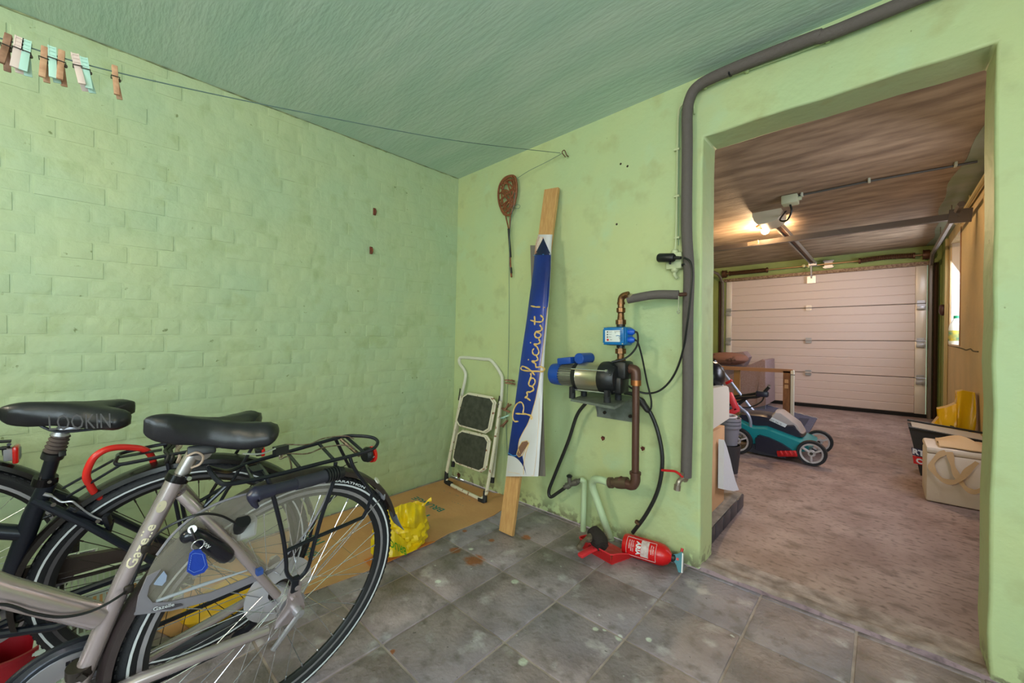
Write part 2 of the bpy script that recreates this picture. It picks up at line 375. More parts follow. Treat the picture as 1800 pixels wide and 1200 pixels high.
struct('pane', MB().box((1.695, -.5, 1.0), (.006, 1.24, 1.24)), GLASS, wf3)
wf4 = struct('added_window_4', rect_frame((-1.58, -1.90, 1.84), (-1.12, -1.90, 1.84), (-1.12, -1.90, 2.20), (-1.58, -1.90, 2.20), .05), WHITE)  # small invented frame, added around the left fill behind the camera
struct('pane', MB().box((-1.35, -1.897, 2.02), (.42, .006, .32)), GLASS, wf4)
struct('trim_7', MB().lathe((.30, -.35, HC), (0, 0, -1), [(.001, 0), (.05, 0), (.045, .02), (.012, .03), (.004, .035), (.004, .26), (.02, .27), (.022, .30), (.001, .30)], 16), WHITE, label='white lamp holder added out of view under the ceiling')  # holder added out of view as a source for the warm fill
# ---- garage shell
HG = 2.34; GX = .58; GY = 7.81
struct('ceiling', MB().box((-.86, 4.98, HG+.06), (3.1, 5.9, .12)), GCEIL)
struct('trim_3', MB().grid(lambda u, v: ((.415+.03*math.sin(u*9)+.012*math.sin(u*37))*(1-v)+.585*v, 2.12+5.68*u, HG-.004), 40, 2, th=(0, 0, .004)), M('ceiling_green_patch', (128, 146, 118), .6, col2=(150, 160, 150), scale=4, bump=.2), label='unpainted green strip along the garage ceiling edge')
struct('wall_left', MB().box((-2.4, 4.95, HG/2), (.16, 5.9, HG)), GWALL)
mb = MB()
for (a, b, c, d) in ((-2.5, -2.06, 0, HG), (.44, .85, 0, HG), (-2.06, .44, 2.10, HG)): mb.box(((a+b)/2, GY+.10, (c+d)/2), (b-a, .2, d-c))
struct('wall_back', mb, GWALL)
mb = MB(); W0, W1, WZ0, WZ1 = 6.15, 7.03, 1.0, 2.21
for (a, b, c, d) in ((2.0, 2.75, 0, HG), (2.75, 3.75, 0, 1.0), (2.75, 3.75, 2.0, HG), (3.75, W0, 0, HG), (W0, W1, 0, WZ0), (W0, W1, WZ1, HG), (W1, 7.25, 0, HG)):  # nearer opening is unseen, added to hold the garage side fill
    mb.box((GX+.13, (a+b)/2, (c+d)/2), (.26, b-a, d-c))
struct('wall_right', mb, GCREAM)
struct('trim_4', MB().box((GX+.12, 7.54, HG/2), (.27, .58, HG)), GWALL, label='green painted end of the garage side wall')
fr = M('window_frame_brown', (150, 108, 72), .5)
wn = MB()
wn.bar((GX+.02, W0-.0, WZ0), (GX+.02, W0, WZ1+.02), .05, .05, (1, 0, 0)).bar((GX+.22, W0+.02, WZ0), (GX+.22, W0+.02, WZ1), .05, .05, (1, 0, 0)).bar((GX+.22, W1-.02, WZ0), (GX+.22, W1-.02, WZ1), .05, .05, (1, 0, 0)).bar((GX+.22, W0, WZ1-.02), (GX+.22, W1, WZ1-.02), .05, .05).bar((GX+.22, W0, WZ0+.02), (GX+.22, W1, WZ0+.02), .05, .05)
wn = struct('window_2', wn, fr); struct('pane', MB().box((GX+.23, (W0+W1)/2, (WZ0+WZ1)/2), (.006, W1-W0-.06, WZ1-WZ0-.06)), GLASS, wn)
struct('trim_5', MB().box((GX+.13, (W0+W1)/2, WZ0+.004), (.27, W1-W0+.02, .02)).box((GX+.11, W1-.006, (WZ0+WZ1)/2), (.2, .012, WZ1-WZ0)), M('reveal_cream', (226, 206, 186), .6), label='pale painted window reveal and sill')
# crack in the plaster under the window
cr = [P(1690, 612, x=GX-.001), P(1698, 615, x=GX-.001), P(1706, 613, x=GX-.001), P(1711, 617, x=GX-.001), P(1720, 618, x=GX-.001)]
struct('trim_6', MB().tube(CR([P(1664, 606, x=GX-.001)]+cr, 3), .006, 5), M('crack_dark', (96, 88, 66), .9), label='ragged crack running from the window corner')
# garage door with four sections
DW0, DW1 = -2.05, .43
gd = struct('door_1', MB().box(((DW0+DW1)/2, GY+.06, 1.06), (DW1-DW0, .02, 2.06)), M('door_core_grey', (110, 104, 100), .6))
PAN = M('cream_door_panel', (208, 190, 184), .42, bump=.06, bscale=220)
zs = [.045, .539, 1.046, 1.56, 2.085]
for k in range(4):
    z0, z1 = zs[k]+.004, zs[k+1]-.004; pr = []
    nb = 4; hb = (z1-z0)/nb; yf = GY-.0
    for q in range(nb):
        a, b = z0+q*hb, z0+(q+1)*hb; pr += [(yf+.006, a), (yf, a+.008), (yf, b-.008), (yf+.006, b)]
    pr = [(yf+.04, z0)]+pr+[(yf+.04, z1)]
    struct('panel', MB().prism([(DW0+.09, y_, z_) for y_, z_ in pr], (DW1-DW0-.2, 0, 0)), PAN, gd, 20)
END = M('door_end_cap', (222, 212, 204), .35, .2)
for (a, b) in ((DW0+.0, DW0+.088), (DW1-.108, DW1)):
    for k in range(4):
        struct('end_cap', MB().box(((a+b)/2, GY+.008, (zs[k]+zs[k+1])/2), (b-a, .045, zs[k+1]-zs[k]-.006), bev=.003), END, gd)
for k in range(1, 4):
    for xx in (DW0+.045, -.86, DW1-.054):
        h = MB().box((xx, GY-.018, zs[k]), (.075, .006, .085)).cyl((xx-.045, GY-.024, zs[k]), (xx+.045, GY-.024, zs[k]), .007, 8)
        if xx != -.86: h.box((xx, GY-.035, zs[k]-.06), (.085, .03, .05), bev=.004)
        for sx in (-.026, .026):
            for sz in (-.03, .03): h.cyl((xx+sx, GY-.02, zs[k]+sz), (xx+sx, GY-.027, zs[k]+sz), .006, 6)
        struct('hinge', h, ALU, gd)
struct('rubber_seal', MB().box(((DW0+DW1)/2, GY-.0, .022), (DW1-DW0+.05, .06, .045)), M('seal_black', (20, 18, 18), .9), gd)
struct('top_seal', MB().box(((DW0+DW1)/2, GY-.03, 2.10), (DW1-DW0+.06, .05, .05)), M('galvanised_rusty', (150, 130, 108), .5, .4, col2=(96, 70, 56), scale=40), gd)
struct('door_bracket', MB().box((-.83, GY-.03, 2.0), (.11, .01, .11)).bar((-.83, GY-.04, 2.02), (-.83, GY-.10, 2.28), .02, .01), ALU, gd)
# ================================================================== BICYCLES
class BF:
    """bicycle frame of reference: a = towards its rear, b = towards its left side, c = up; origin at rear axle"""
    def __init__(s, cx, cy_, h, l):
        h = math.radians(h); l = math.radians(l)
        n0 = Vector((-math.sin(h), math.cos(h), 0)); Z = Vector((0, 0, 1))
        s.u = Vector((math.cos(h), math.sin(h), 0)); s.up = Z*math.cos(l)+n0*math.sin(l); s.n = -(n0*math.cos(l)-Z*math.sin(l))
        s.c = Vector((cx, cy_, .346*math.cos(l)+.002))
    def __call__(s, a, b, c): return s.c+s.u*a+s.n*b+s.up*c
    def px(s, u, v, b=0.): return PP(u, v, s.c+s.n*b, s.n)
def wheel(T, bf, a0, stripe=True, nsp=36, spm=None, rimm=None, hubr=.03):
    RT, RR = .346, .311
    ring = lambda r, b: [bf(a0+r*math.cos(t), b, r*math.sin(t)) for t in [2*PI*i/72 for i in range(72)]]
    def torus(mb, prof, mi=0, n=72):
        vs = []; K = len(prof)
        for i in range(n):
            t = 2*PI*i/n
            for (r, b) in prof: vs.append(bf(a0+r*math.cos(t), b, r*math.sin(t)))
        fs = [(i*K+k, i*K+(k+1) % K, ((i+1) % n)*K+(k+1) % K, ((i+1) % n)*K+k) for i in range(n) for k in range(K)]
        return mb.add(vs, fs, mi)
    w_ = torus(MB(), [(.312, -.011), (.312, .011), (.3005, .0122), (.3005, -.0122)]).build('wheel_rim', rimm or ALU, T)
    torus(MB(), [(.301, -.0118), (.301, .0118), (.290, .006), (.287, .003), (.287, -.003), (.290, -.006)]).build('rim_bed', BLACK, w_)
    torus(MB(), [(.308+.001, .011), (.318, .017), (.330, .0185), (.340, .013), (.346, .004), (.346, -.004), (.340, -.013), (.330, -.0185), (.318, -.017), (.309, -.011)]).build('tyre', RUBBER, w_)
    tr = MB()
    for i in range(110):
        t = 2*PI*i/110
        for s_ in (-1, 1):
            tr.box(bf(a0+.3425*math.cos(t+.01*s_), .007*s_, .3425*math.sin(t+.01*s_)), (.0095, .008, .0035), Matrix((bf.up*math.cos(t)-bf.u*math.sin(t), bf.n, bf.u*math.cos(t)+bf.up*math.sin(t))).transposed())
    tr.build('tread', RUBBER, w_)['kind'] = 'stuff'
    if stripe:
        for b in (.0186, -.0186):
            torus(MB(), [(.3225, b), (.3275, b+math.copysign(.0006, b)), (.3275, b-math.copysign(.002, b)), (.3225, b-math.copysign(.002, b))]).build('reflective_stripe', LINEW, w_)
    hb = MB().lathe(bf(a0, -.045, 0), bf.n, [(.006, -.03), (.006, -.01), (hubr+.004, -.005), (hubr+.004, 0), (hubr*.7, .01), (hubr*.7, .075), (hubr+.004, .085), (hubr+.004, .09), (.006, .092), (.006, .12)], 20)
    hb.build('hub', ALU, w_)
    for i in range(nsp):
        t = 2*PI*(i+.5)/nsp; s_ = 1 if i % 2 else -1; tw = (1 if (i//2) % 2 else -1)*1.25
        p0 = bf(a0+(hubr)*math.cos(t+tw), s_*.032, (hubr)*math.sin(t+tw)); p1 = bf(a0+.290*math.cos(t), 0, .290*math.sin(t))
        m_ = MB().tube([p0, p1], .0011, 4); d = (p1-p0).normalized(); m_.tube([p1-d*.014, p1], .0022, 5); m_.build('spoke', spm or CHROME, w_)
    return w_
def arcpts(bf, a0, r, b, t0, t1, n): return [bf(a0+r*math.cos(math.radians(t0+(t1-t0)*i/n)), b, r*math.sin(math.radians(t0+(t1-t0)*i/n))) for i in range(n+1)]
def mudguard(T, bf, a0, t0, t1, m, r=.362, hw=.026, name='mudguard'):
    mb = MB(); n = 40; prof = [(-1, -.012), (-.85, 0), (-.4, .005), (.4, .005), (.85, 0), (1, -.012), (.85, -.002), (-.85, -.002)]
    K = len(prof); vs = []
    for i in range(n+1):
        t = math.radians(t0+(t1-t0)*i/n)
        for (b, dr) in prof: vs.append(bf(a0+(r+dr)*math.cos(t), b*hw, (r+dr)*math.sin(t)))
    fs = [(i*K+k, i*K+(k+1) % K, (i+1)*K+(k+1) % K, (i+1)*K+k) for i in range(n) for k in range(K)]+[tuple(range(K)), tuple(n*K+k for k in range(K))]
    return mb.add(vs, fs).build(name, m, T)
def saddle(T, bf, N, R_, hw, split=.0, mat=SADDLE, thick=.035, name='saddle', nose_w=.021, drop=.0, droop=.02):
    """N nose, R_ rear centre in (a,c); width profile along the length"""
    nu, nv = 28, 20
    def prof(t):   # half width
        wv = [(0, .35), (.06, .85), (.2, 1.0), (.4, 1.25), (.55, 1.9), (.7, 2.75), (.85, 3.35), (.95, 3.2), (1, 2.5)]
        for (a, b), (c, d) in zip(wv, wv[1:]):
            if t <= c: q = (t-a)/(c-a); q = q*q*(3-2*q); return (b+(d-b)*q)*hw/3.35
        return hw*.75
    def f(u, v):
        t = .5-.5*math.cos(PI*u); wd = prof(t); ang = 2*PI*v+PI*.5
        e = 1.
        if t < .2: e = math.sqrt(max(0, 1-(1-t/.2)**2))
        if t > .80: e = math.sqrt(max(0, 1-((t-.80)/.20)**2))
        wd = wd*(.12+.88*e); x = math.cos(ang); y = math.sin(ang)
        b = wd*x; c0 = N[1]+(R_[1]-N[1])*t-drop*math.sin(PI*min(1, t*1.2))
        he = .35+.65*e
        if y > 0: cc = c0+thick*.6*he*y; cc -= split*math.exp(-(b/(wd*.38+1e-6))**2)*min(1, max(0, (t-.2)*2.)) + (0 if split else .0)
        else: cc = c0+thick*he*y*(1.12-(.42 if split > .01 else .15)*math.exp(-((t-.40)/.15)**2))*(.55+.45*abs(x)**.5)
        cc -= droop*abs(x)**2.2*math.sin(PI*min(1, max(0, (t-.15)/.85))**.8)
        notch = .05*max(0, 1-abs(b)/(hw*.55))*max(0, (t-.7)/.3) if split else 0
        return bf(N[0]+(R_[0]-N[0])*t-notch, b, cc)
    mb = MB(); mb.grid(lambda u, v: f(u, v), nu, nv)
    mb.add([f(0, j/nv) for j in range(nv)], [tuple(range(nv))]); mb.add([f(1, j/nv) for j in range(nv)], [tuple(range(nv))])
    return mb.build(name, mat, T, 60)
def rails(T, bf, N, R_, par, m):
    mb = MB(); L_ = R_[0]-N[0]
    for s_ in (-1, 1):
        mb.tube(CR([bf(N[0]+L_*.2, .008*s_, N[1]-.02), bf(N[0]+L_*.38, .02*s_, N[1]-.052), bf(N[0]+L_*.65, .022*s_, N[1]-.055), bf(N[0]+L_*.9, .032*s_, R_[1]-.03)], 5), .0035, 6)
    return mb.build('saddle_rail', m, par)
def ellring(bf, c, ra, rc, b, n=48): return [bf(c[0]+ra*math.cos(2*PI*i/n), b, c[1]+rc*math.sin(2*PI*i/n)) for i in range(n)]
def front_half(T, bf, m, top, head=(-.93, .62), stx=None):
    """front wheel, fork and handlebar, beyond the left edge of the picture"""
    a0 = -1.10; wheel(T, bf, a0, True, 24)
    mudguard(T, bf, a0, 20, 165, BLACK, name='mudguard')
    fk = MB().tube(CR([bf(head[0], 0, head[1]), bf(-1.0, 0, .40)], 2), .017, 10)
    for s_ in (-1, 1): fk.tube(CR([bf(-1.0, .01*s_, .41), bf(-1.01, .045*s_, .36), bf(-1.06, .052*s_, .12), bf(-1.10, .052*s_, .0)], 5), .011, 8)
    fk.build('fork', m, T)
    MB().tube([bf(head[0], 0, head[1]-.02), bf(head[0]+.03, 0, head[1]+.14)], .013, 10).tube(CR([bf(-.72, .29, .78), bf(-.83, .28, .76), bf(-.92, .12, .77), bf(-.92, -.12, .77), bf(-.83, -.28, .76), bf(-.72, -.29, .78)], 5), .011, 8).build('handlebar', CHROME, T)
    for s_ in (-1, 1): MB().tube([bf(-.70, .29*s_, .785), bf(-.82, .281*s_, .762)], .016, 10).build('grip', RUBBER, T)
def crankset(T, bf, bb, ang, m, arm=.17, ring=.075, pedm=CHROME):
    a, c = bb; ck = MB().cyl(bf(a, -.06, c), bf(a, .06, c), .014, 12); ca, sa = math.cos(math.radians(ang)), math.sin(math.radians(ang))
    ck.bar(bf(a, .062, c), bf(a+arm*ca, .075, c+arm*sa), .024, .014, tuple(bf.n), bev=.003)
    ck.bar(bf(a, -.062, c), bf(a-arm*ca, -.075, c-arm*sa), .024, .014, tuple(bf.n), bev=.003)
    ck.lathe(bf(a, -.046, c), bf.n, [(ring*.45, 0), (ring, 0), (ring, .003), (ring*.45, .003), (ring*.45, 0)], 36).build('crankset', m, T)
    for s_ in (1, -1):
        pa, pc = a+arm*ca*s_, c+arm*sa*s_; pb = .085*s_
        pd = MB().cyl(bf(pa, pb-.01*s_, pc), bf(pa, pb+.09*s_, pc), .008, 10)
        for dx in (-.042, .042): pd.bar(bf(pa+dx, pb+.002*s_, pc), bf(pa+dx, pb+.088*s_, pc), .007, .018, tuple(bf.up), bev=.002)
        for q in (.004, .045, .086): pd.bar(bf(pa-.042, pb+q*s_, pc), bf(pa+.042, pb+q*s_, pc), .006, .014, tuple(bf.up))
        pd.build('pedal', pedm, T)
def chain(T, bf, pts, b, m=STEELD):
    mb = MB(); P3 = [bf(a, b, c) for a, c in pts]; L_ = CR(P3, 8); s_ = 0; seg = []
    for p, q in zip(L_, L_[1:]):
        n = max(1, int((q-p).length/.0127)); seg += [(p.lerp(q, i/n), p.lerp(q, (i+1)/n)) for i in range(n)]
    for i, (p, q) in enumerate(seg): mb.bar(p, q+(q-p)*.2, .004 if i % 2 else .0065, .0095 if i % 2 else .008, tuple(bf.up))
    o = mb.build('chain', m, T); o['kind'] = 'stuff'; return o

# ---------------------------------------------------------------- silver bicycle, nearest
S = BF(-1.217, .379, 96.6, -10.9)
T = thing('bicycle', 'silver grey bicycle with clear skirt guard, nearest the camera', 'bicycle', tuple(S(0, 0, 0)-Vector((0, 0, S.c.z))), 'bicycles parked along the brick wall')
W_ = wheel(T, S, 0, True, 36, CHROME)
mudguard(T, S, 0, 20, 195, M('mudguard_brown_black', (52, 42, 42), .4, bump=.1, bscale=500), r=.363, hw=.024)
MB().grid(lambda u, v: S(.362*math.cos(math.radians(20-12*u))+.02*u*u, .022*(2*v-1)*(1+.25*u), .362*math.sin(math.radians(20-12*u))+.004*u), 6, 6, th=tuple(S.n*.0+S.u*.003)).build('mud_flap', M('mud_flap_grey', (98, 108, 124), .5), T)
MB().lathe(S(.362*math.cos(math.radians(47))+.004, .012, .362*math.sin(math.radians(47))+.006), tuple(S.u*.6+S.n*.45+S.up*.66), [(.0001, .004), (.011, .004), (.011, 0)], 18).build('round_sticker', WHITE, T)
g = lambda u, v, b=0.: S.px(u, v, b)
BB = S(-.405, 0, -.012); BBc = (-.405, -.012)
fr_ = MB()
fr_.tube([g(311, 838), g(221, 1010), BB], .0165, 14)
fr_.tube([g(-260, 950), g(0, 1037), g(172, 1083)], .023, 16)
fr_.tube([S(-.86, 0, .34), S(-.62, 0, .05), BB+S.up*.02], .021, 12)
fr_.tube([S(-.94, 0, .62), S(-.87, 0, .32)], .022, 12)
fr_.tube([g(318, 868, .012), g(350, 900, .030), g(420, 970, .052), g(487, 1046, .062)], [.0115, .0115, .011, .0105], 12)
fr_.tube([S(-.246, -.012, .40), S(-.20, -.035, .32), S(-.035, -.062, .065)], .011, 12)
cs0 = g(470, 1107, .062); cs1 = g(240, 1196, .046)
fr_.tube([cs0, cs1, S(-.39, .03, -.0)], [.0115, .0135, .0135], 12)
fr_.tube([S(-.06, -.062, -.012), S(-.30, -.045, -.03), S(-.39, -.03, -.012)], [.010, .0125, .0125], 12)
fr_.cyl(S(-.405, -.036, -.012), S(-.405, .036, -.012), .024, 18)
fr_.build('frame', SILV, T)
# dropout plates
for s_ in (1, -1):
    b = .064*s_
    pts = [(-.055, -.022), (-.05, .0), (-.028, .03), (-.026, .062), (-.020, .086), (-.004, .092), (.006, .08), (.006, .05), (.016, .022), (.022, 0), (.016, -.022), (.0, -.03), (-.02, -.028)]
    dp = MB().prism([S(a, b, c) for a, c in pts], tuple(S.n*.006))
    dp.cyl(S(0, b-.004*s_, 0), S(0, b+.02*s_, 0), .007, 8)
    for (a, c) in ((-.008, .075), (-.012, .042)): dp.cyl(S(a, b, c), S(a, b+.013*s_, c), .007, 10)
    dp.build('dropout', SILV, T)
MB().bar(S(0, .085, 0), S(-.065, .09, -.062), .012, .008, tuple(S.n), bev=.002).cyl(S(0, .07, .0), S(0, .088, 0), .012, 12).build('kickstand_lever', ALU, T)
MB().lathe(S(-.0, -.030, .0), tuple(S.n), [(.032, 0), (.088, -.006), (.090, -.004), (.09, -.003), (.033, .004)], 36).build('spoke_protector', M('frosted_plastic_disc', (205, 200, 205), .35, alpha=.62), T)
ck_ = MB()
for i, r_ in enumerate((.045, .040, .034, .028)): ck_.lathe(S(0, -.035-.004*i, 0), tuple(S.n), [(.012, 0), (r_, 0), (r_, .002), (.012, .002)], 24)
ck_.build('sprocket_cassette', STEELD, T)
dr = MB().bar(S(-.005, -.055, -.02), S(-.035, -.055, -.085), .018, .022, tuple(S.n), bev=.003).bar(S(-.035, -.06, -.085), S(-.085, -.06, -.11), .02, .012, tuple(S.n), bev=.003)
for q in ((-.04, -.08), (-.085, -.11)): dr.lathe(S(q[0], -.058, q[1]), tuple(S.n), [(.004, 0), (.022, 0), (.022, .003), (.004, .003)], 14)
dr.build('derailleur', BLACKM, T)
chain(T, S, [(.0, .042), (-.1, .045), (-.22, .046), (-.34, .05), (-.405, .052)], -.045, BLACKM)
chain(T, S, [(-.405, -.085), (-.3, -.105), (-.18, -.118), (-.085, -.128)], -.05, BLACKM)
crankset(T, S, BBc, 205, ALU, ring=.08)
MB().lathe(S(-.405, -.056, -.012), tuple(S.n), [(.05, 0), (.098, .002), (.098, .006), (.05, .004), (.05, 0)], 44).build('chain_guard_disc', M('polished_dark_disc', (120, 124, 134), .2, .8), T)
MB().tube([S(-.405+.1*math.cos(t), -.055, -.012+.1*math.sin(t)) for t in [2*PI*i/44 for i in range(44)]], .0055, 8, closed=True).build('chain_guard_rim', BLACKM, T)
fd = MB().cyl(g(141, 1180, 0)-S.up*.004, g(141, 1180, 0)+S.up*.016, .021, 16).bar(g(160, 1178, -.02), g(192, 1130, -.05), .014, .03, tuple(S.n), bev=.003).bar(g(150, 1192, .024), g(140, 1186, .02), .01, .01)
fd.build('front_derailleur', STEELD, T)
# seat post, clamp
MB().tube(CR([g(305, 858), g(338, 800), g(352, 786), g(368, 778)], 5), [.0135]*16, 14).lathe(g(350, 788, -.014), tuple(S.n), [(.001, 0), (.017, 0), (.017, .028), (.001, .028)], 16).build('seat_post', M('satin_silver_post', (168, 162, 160), .35, .8), T)
ax = (g(338, 795)-g(308, 850)).normalized()
MB().cyl(g(312, 840)-ax*.005, g(311, 842)+ax*.013, .0215, 20).bar(g(325, 838, .012), g(332, 841, .02), .016, .014, bev=.003).build('seat_clamp', M('clamp_black', (26, 24, 26), .2, .5), T)
MB().cyl(g(331, 840, .02), g(333, 841, .027), .0045, 10).build('clamp_bolt', CHROME, T)
sN, sR = (-.314, .556), (-.068, .520)
sd = saddle(T, S, sN, sR, .085, split=.022, thick=.044, drop=.006, droop=.03)
rails(T, S, sN, sR, sd, ALU)
MB().bar(g(355, 790, -.02), g(355, 790, .02), .05, .022, bev=.004).build('saddle_clamp', BLACK, sd)
MB().tube(CR([S(-.165, .0815, .490), S(-.13, .0875, .484), S(-.098, .084, .488)], 5), .0022, 6).build('seam_strip', CHROME, sd)
MB().box(S(-.07, .05, .465), (.018, .03, .02), Euler((0, 0, .2)).to_matrix()).build('saddle_tag', BLACK, sd)
MB().tube(CR([g(328, 802, .018), g(345, 795, .024), g(357, 802, .024), g(352, 815, .02), g(336, 822, .012)], 5), .0024, 6).build('saddle_strap', M('beige_strap', (168, 146, 130), .6), T)
# luggage rack
rb = .062
rk = MB()
nr = [g(366, 821, .012), g(372, 832, .03), g(386, 847, .055), g(404, 850, rb), g(470, 838, rb), g(560, 815, rb), g(625, 799, rb), g(655, 789, .055), g(664, 777, .03), g(655, 769, .0), g(630, 766, -.03), g(600, 768, -.05), g(520, 790, -rb), g(440, 813, -rb), g(405, 827, -.05), g(385, 826, -.02), g(366, 821, .0)]
rk.tube(CR(nr, 6), .0052, 8)
def onrail(u, v, b): return g(u, v, b)
for (p, q) in (((433, 819, -.05), (446, 846, rb)), ((455, 815, -.055), (472, 838, rb)), ((507, 798, -rb), (527, 822, rb)), ((560, 779, -rb), (586, 807, rb)), ((608, 767, -.055), (640, 795, rb))):
    rk.tube([g(*p), g(*q)], .0045, 8)
rk.bar(g(440, 826, .0), g(458, 822, .0), .03, .004, tuple(S.up))
lg = .072
rk.tube(CR([g(470, 840, rb), g(480, 870, lg), g(497, 940, lg), g(503, 985, lg), g(504, 1005, lg), g(513, 1017, lg), g(528, 1014, lg), g(542, 995, lg), g(551, 960, lg), g(566, 905, lg), g(585, 850, lg), g(590, 812, rb)], 5), .0052, 8)
rk.tube(CR([g(614, 801, rb), g(624, 825, lg), g(650, 860, lg), g(653, 872, lg), g(640, 905, lg), g(628, 913, lg), g(560, 942, lg), g(503, 968, lg)], 5), .0052, 8)
rk.tube(CR([g(590, 772, -rb), g(610, 812, -lg), g(618, 830, -lg), g(612, 850, -lg), g(560, 900, -lg), g(540, 960, -lg), g(515, 1020, -lg)], 5), .0048, 8)
for s_ in (1, -1): rk.tube([g(400, 852+0*s_, .03*s_), S(-.23, .022*s_, .335)], .0042, 8)
rk.bar(g(520, 1012, lg), g(517, 1040, .072), .018, .008, tuple(S.n), bev=.002)
rk = rk.build('luggage_rack', BLACKM, T)
sp = MB()
for b, dv in ((-.03, -12), (.03, 4)):
    sp.tube(CR([g(494, 800+dv, b), g(502, 793+dv, b), g(540, 793+dv, b), g(570, 782+dv, b), g(605, 778+dv, b), g(622, 783+dv, b)], 5), .0018, 6)
sp.tube(CR([g(494, 790, -.03), g(492, 806, -.02), g(506, 802, .0), g(512, 818, .03), g(511, 831, .035)], 5), .002, 6)
sp.tube([g(600, 772, -.04), g(632, 800, .05)], .0055, 10)
sp.build('spring_clip', M('rusty_chrome', (150, 138, 128), .35, .9, col2=(110, 86, 70), scale=90), rk)
MB().lathe(g(640, 800, .0), tuple(S.u), [(.001, 0), (.02, 0), (.024, .010), (.022, .018), (.001, .020)], 20).build('lamp_body', BLACK, T)
MB().lathe(g(646, 800, .0), tuple(S.u), [(.001, .012), (.0245, .010), (.026, .018), (.015, .026), (.001, .028)], 24).build('tail_light', REDL, T)
MB().tube(CR([g(652, 782, -.01), g(660, 790, .01), g(660, 800, .02), g(652, 806, .02)], 4), .0016, 6).build('lamp_wire_guard', CHROME, T)
MB().tube(CR([g(628, 812, .01), g(606, 818, .02), g(600, 832, .0), g(606, 850, .0), g(612, 838, .01), g(600, 822, .02)], 5), .0012, 6).build('lamp_wire', BLACK, T)
# mudguard stay of light wire
MB().tube([g(667, 878, .02), g(560, 1000, .05), g(523, 1052, .066)], .0015, 6).tube([g(667, 878, -.02), g(600, 960, -.05), g(520, 1050, -.066)], .0015, 6).build('mudguard_stay', CHROME, T)
MB().bar(g(668, 868, .0)-S.n*.026, g(668, 868, 0)+S.n*.026, .006, .02, tuple(S.up), bev=.002).build('stay_bracket', GREYP, T)
# clear skirt guard and its grey trim
gb = .040
top = [(237, 1078), (243, 1050), (256, 1015), (276, 975), (303, 940), (338, 909), (383, 884), (440, 866), (500, 855), (550, 850), (584, 846)]
bot = [(584, 846), (577, 866), (560, 900), (538, 935), (508, 970), (484, 998), (450, 1018), (415, 1034), (370, 1052), (310, 1068), (237, 1078)]
outl = CR([g(u, v, gb) for u, v in top], 4)[:-1]+CR([g(u, v, gb) for u, v in bot], 4)[:-1]
MB().prism(outl, tuple(S.n*.0015)).build('skirt_guard', M('clear_smoked_plastic', (190, 182, 166), .12, alpha=.20), T)
tm = MB().tube(CR([g(u, v, gb) for u, v in bot], 4), [.0032]*41, 6)
a_ = [g(u, v, gb+.002) for u, v in ((237, 1079), (243, 1046), (258, 1012), (282, 1000), (262, 1028), (258, 1046), (268, 1058), (300, 1056), (370, 1040), (450, 1008), (484, 998), (450, 1020), (370, 1054), (300, 1072))]
tm.prism(a_, tuple(S.n*.003)); tm.tube(CR([g(u, v, gb+.001) for u, v in top[3:]], 4), .0028, 6)
tm.build('skirt_guard_trim', M('trim_mauve_grey', (126, 122, 130), .45), T)
MB().tube([g(275, 1056, gb+.003), g(360, 1026, gb+.003), g(447, 998, gb+.003)], [.003, .004, .0015], 8).build('guard_rib', LGREY, T)
MB().prism([g(u, v, gb+.004) for u, v in ((270, 1026), (277, 1016), (288, 1003), (293, 1010), (291, 1020), (284, 1028))], tuple(S.n*.003)).build('guard_reflector', M('pale_blue_grey', (150, 164, 190), .35), T)
MB().prism([g(u, v, gb+.006) for u, v in ((266, 1072), (290, 1064), (318, 1060), (322, 1063), (300, 1070))], tuple(S.n*.001)).build('name_plate', M('dark_grey_plate', (70, 66, 72), .5), T)
ex = (g(302, 1062, .05)-g(270, 1070, .05)).normalized(); eo = g(269, 1074, gb+.0085)
text_on('Gazelle', lambda x, y: eo+ex*x+S.up*y, fit=(.036, .0085), bold=.012).build('lettering', LINEW, T)
MB().box(g(456, 1004, .074), (.013, .013, .013), Matrix((S.u, S.n, S.up)).transposed()).build('blue_clip', M('blue_clip', (50, 80, 150), .5), T)
# frame lettering
A0_, A1_ = g(311, 838), g(221, 1010); p0 = A0_+(A1_-A0_)*.90; p1 = A0_+(A1_-A0_)*.46; dx_ = (p1-p0).normalized(); nn = (CO-p0).normalized(); nn = (nn-dx_*nn.dot(dx_)).normalized(); dy_ = nn.cross(dx_)
def on_tube(x, y): a = y/.0167; return p0+dx_*x+(nn*math.cos(a)+dy_*math.sin(a))*.0172
vs_, fs_ = text_geo('Gazelle', 1, .02); xw = max(v[0] for v in vs_); L_ = (p1-p0).length
MB().add([on_tube(v[0]/xw*L_, (v[1]/.72-.45)*.017) for v in vs_], fs_).build('lettering', M('pale_gold_letters', (206, 196, 166), .5), T)
bp_ = A0_+(A1_-A0_)*.28
MB().add([bp_+dx_*(.013*math.sin(2*PI*i/20))+(nn*math.cos(.45*math.cos(2*PI*i/20))+dy_*math.sin(.45*math.cos(2*PI*i/20)))*.0172 for i in range(20)], [tuple(range(20))]).build('head_badge', M('badge_gold', (188, 178, 150), .4, .4), T)
vs_, fs_ = text_geo('MARATHON', 1, .03); xw = max(v[0] for v in vs_)
MB().add([S((.3315+v[1]/.72*.0065)*math.cos(math.radians(74-22*v[0]/xw)), .0192, (.3315+v[1]/.72*.0065)*math.sin(math.radians(74-22*v[0]/xw))) for v in vs_], fs_).build('lettering', LINEW, W_)
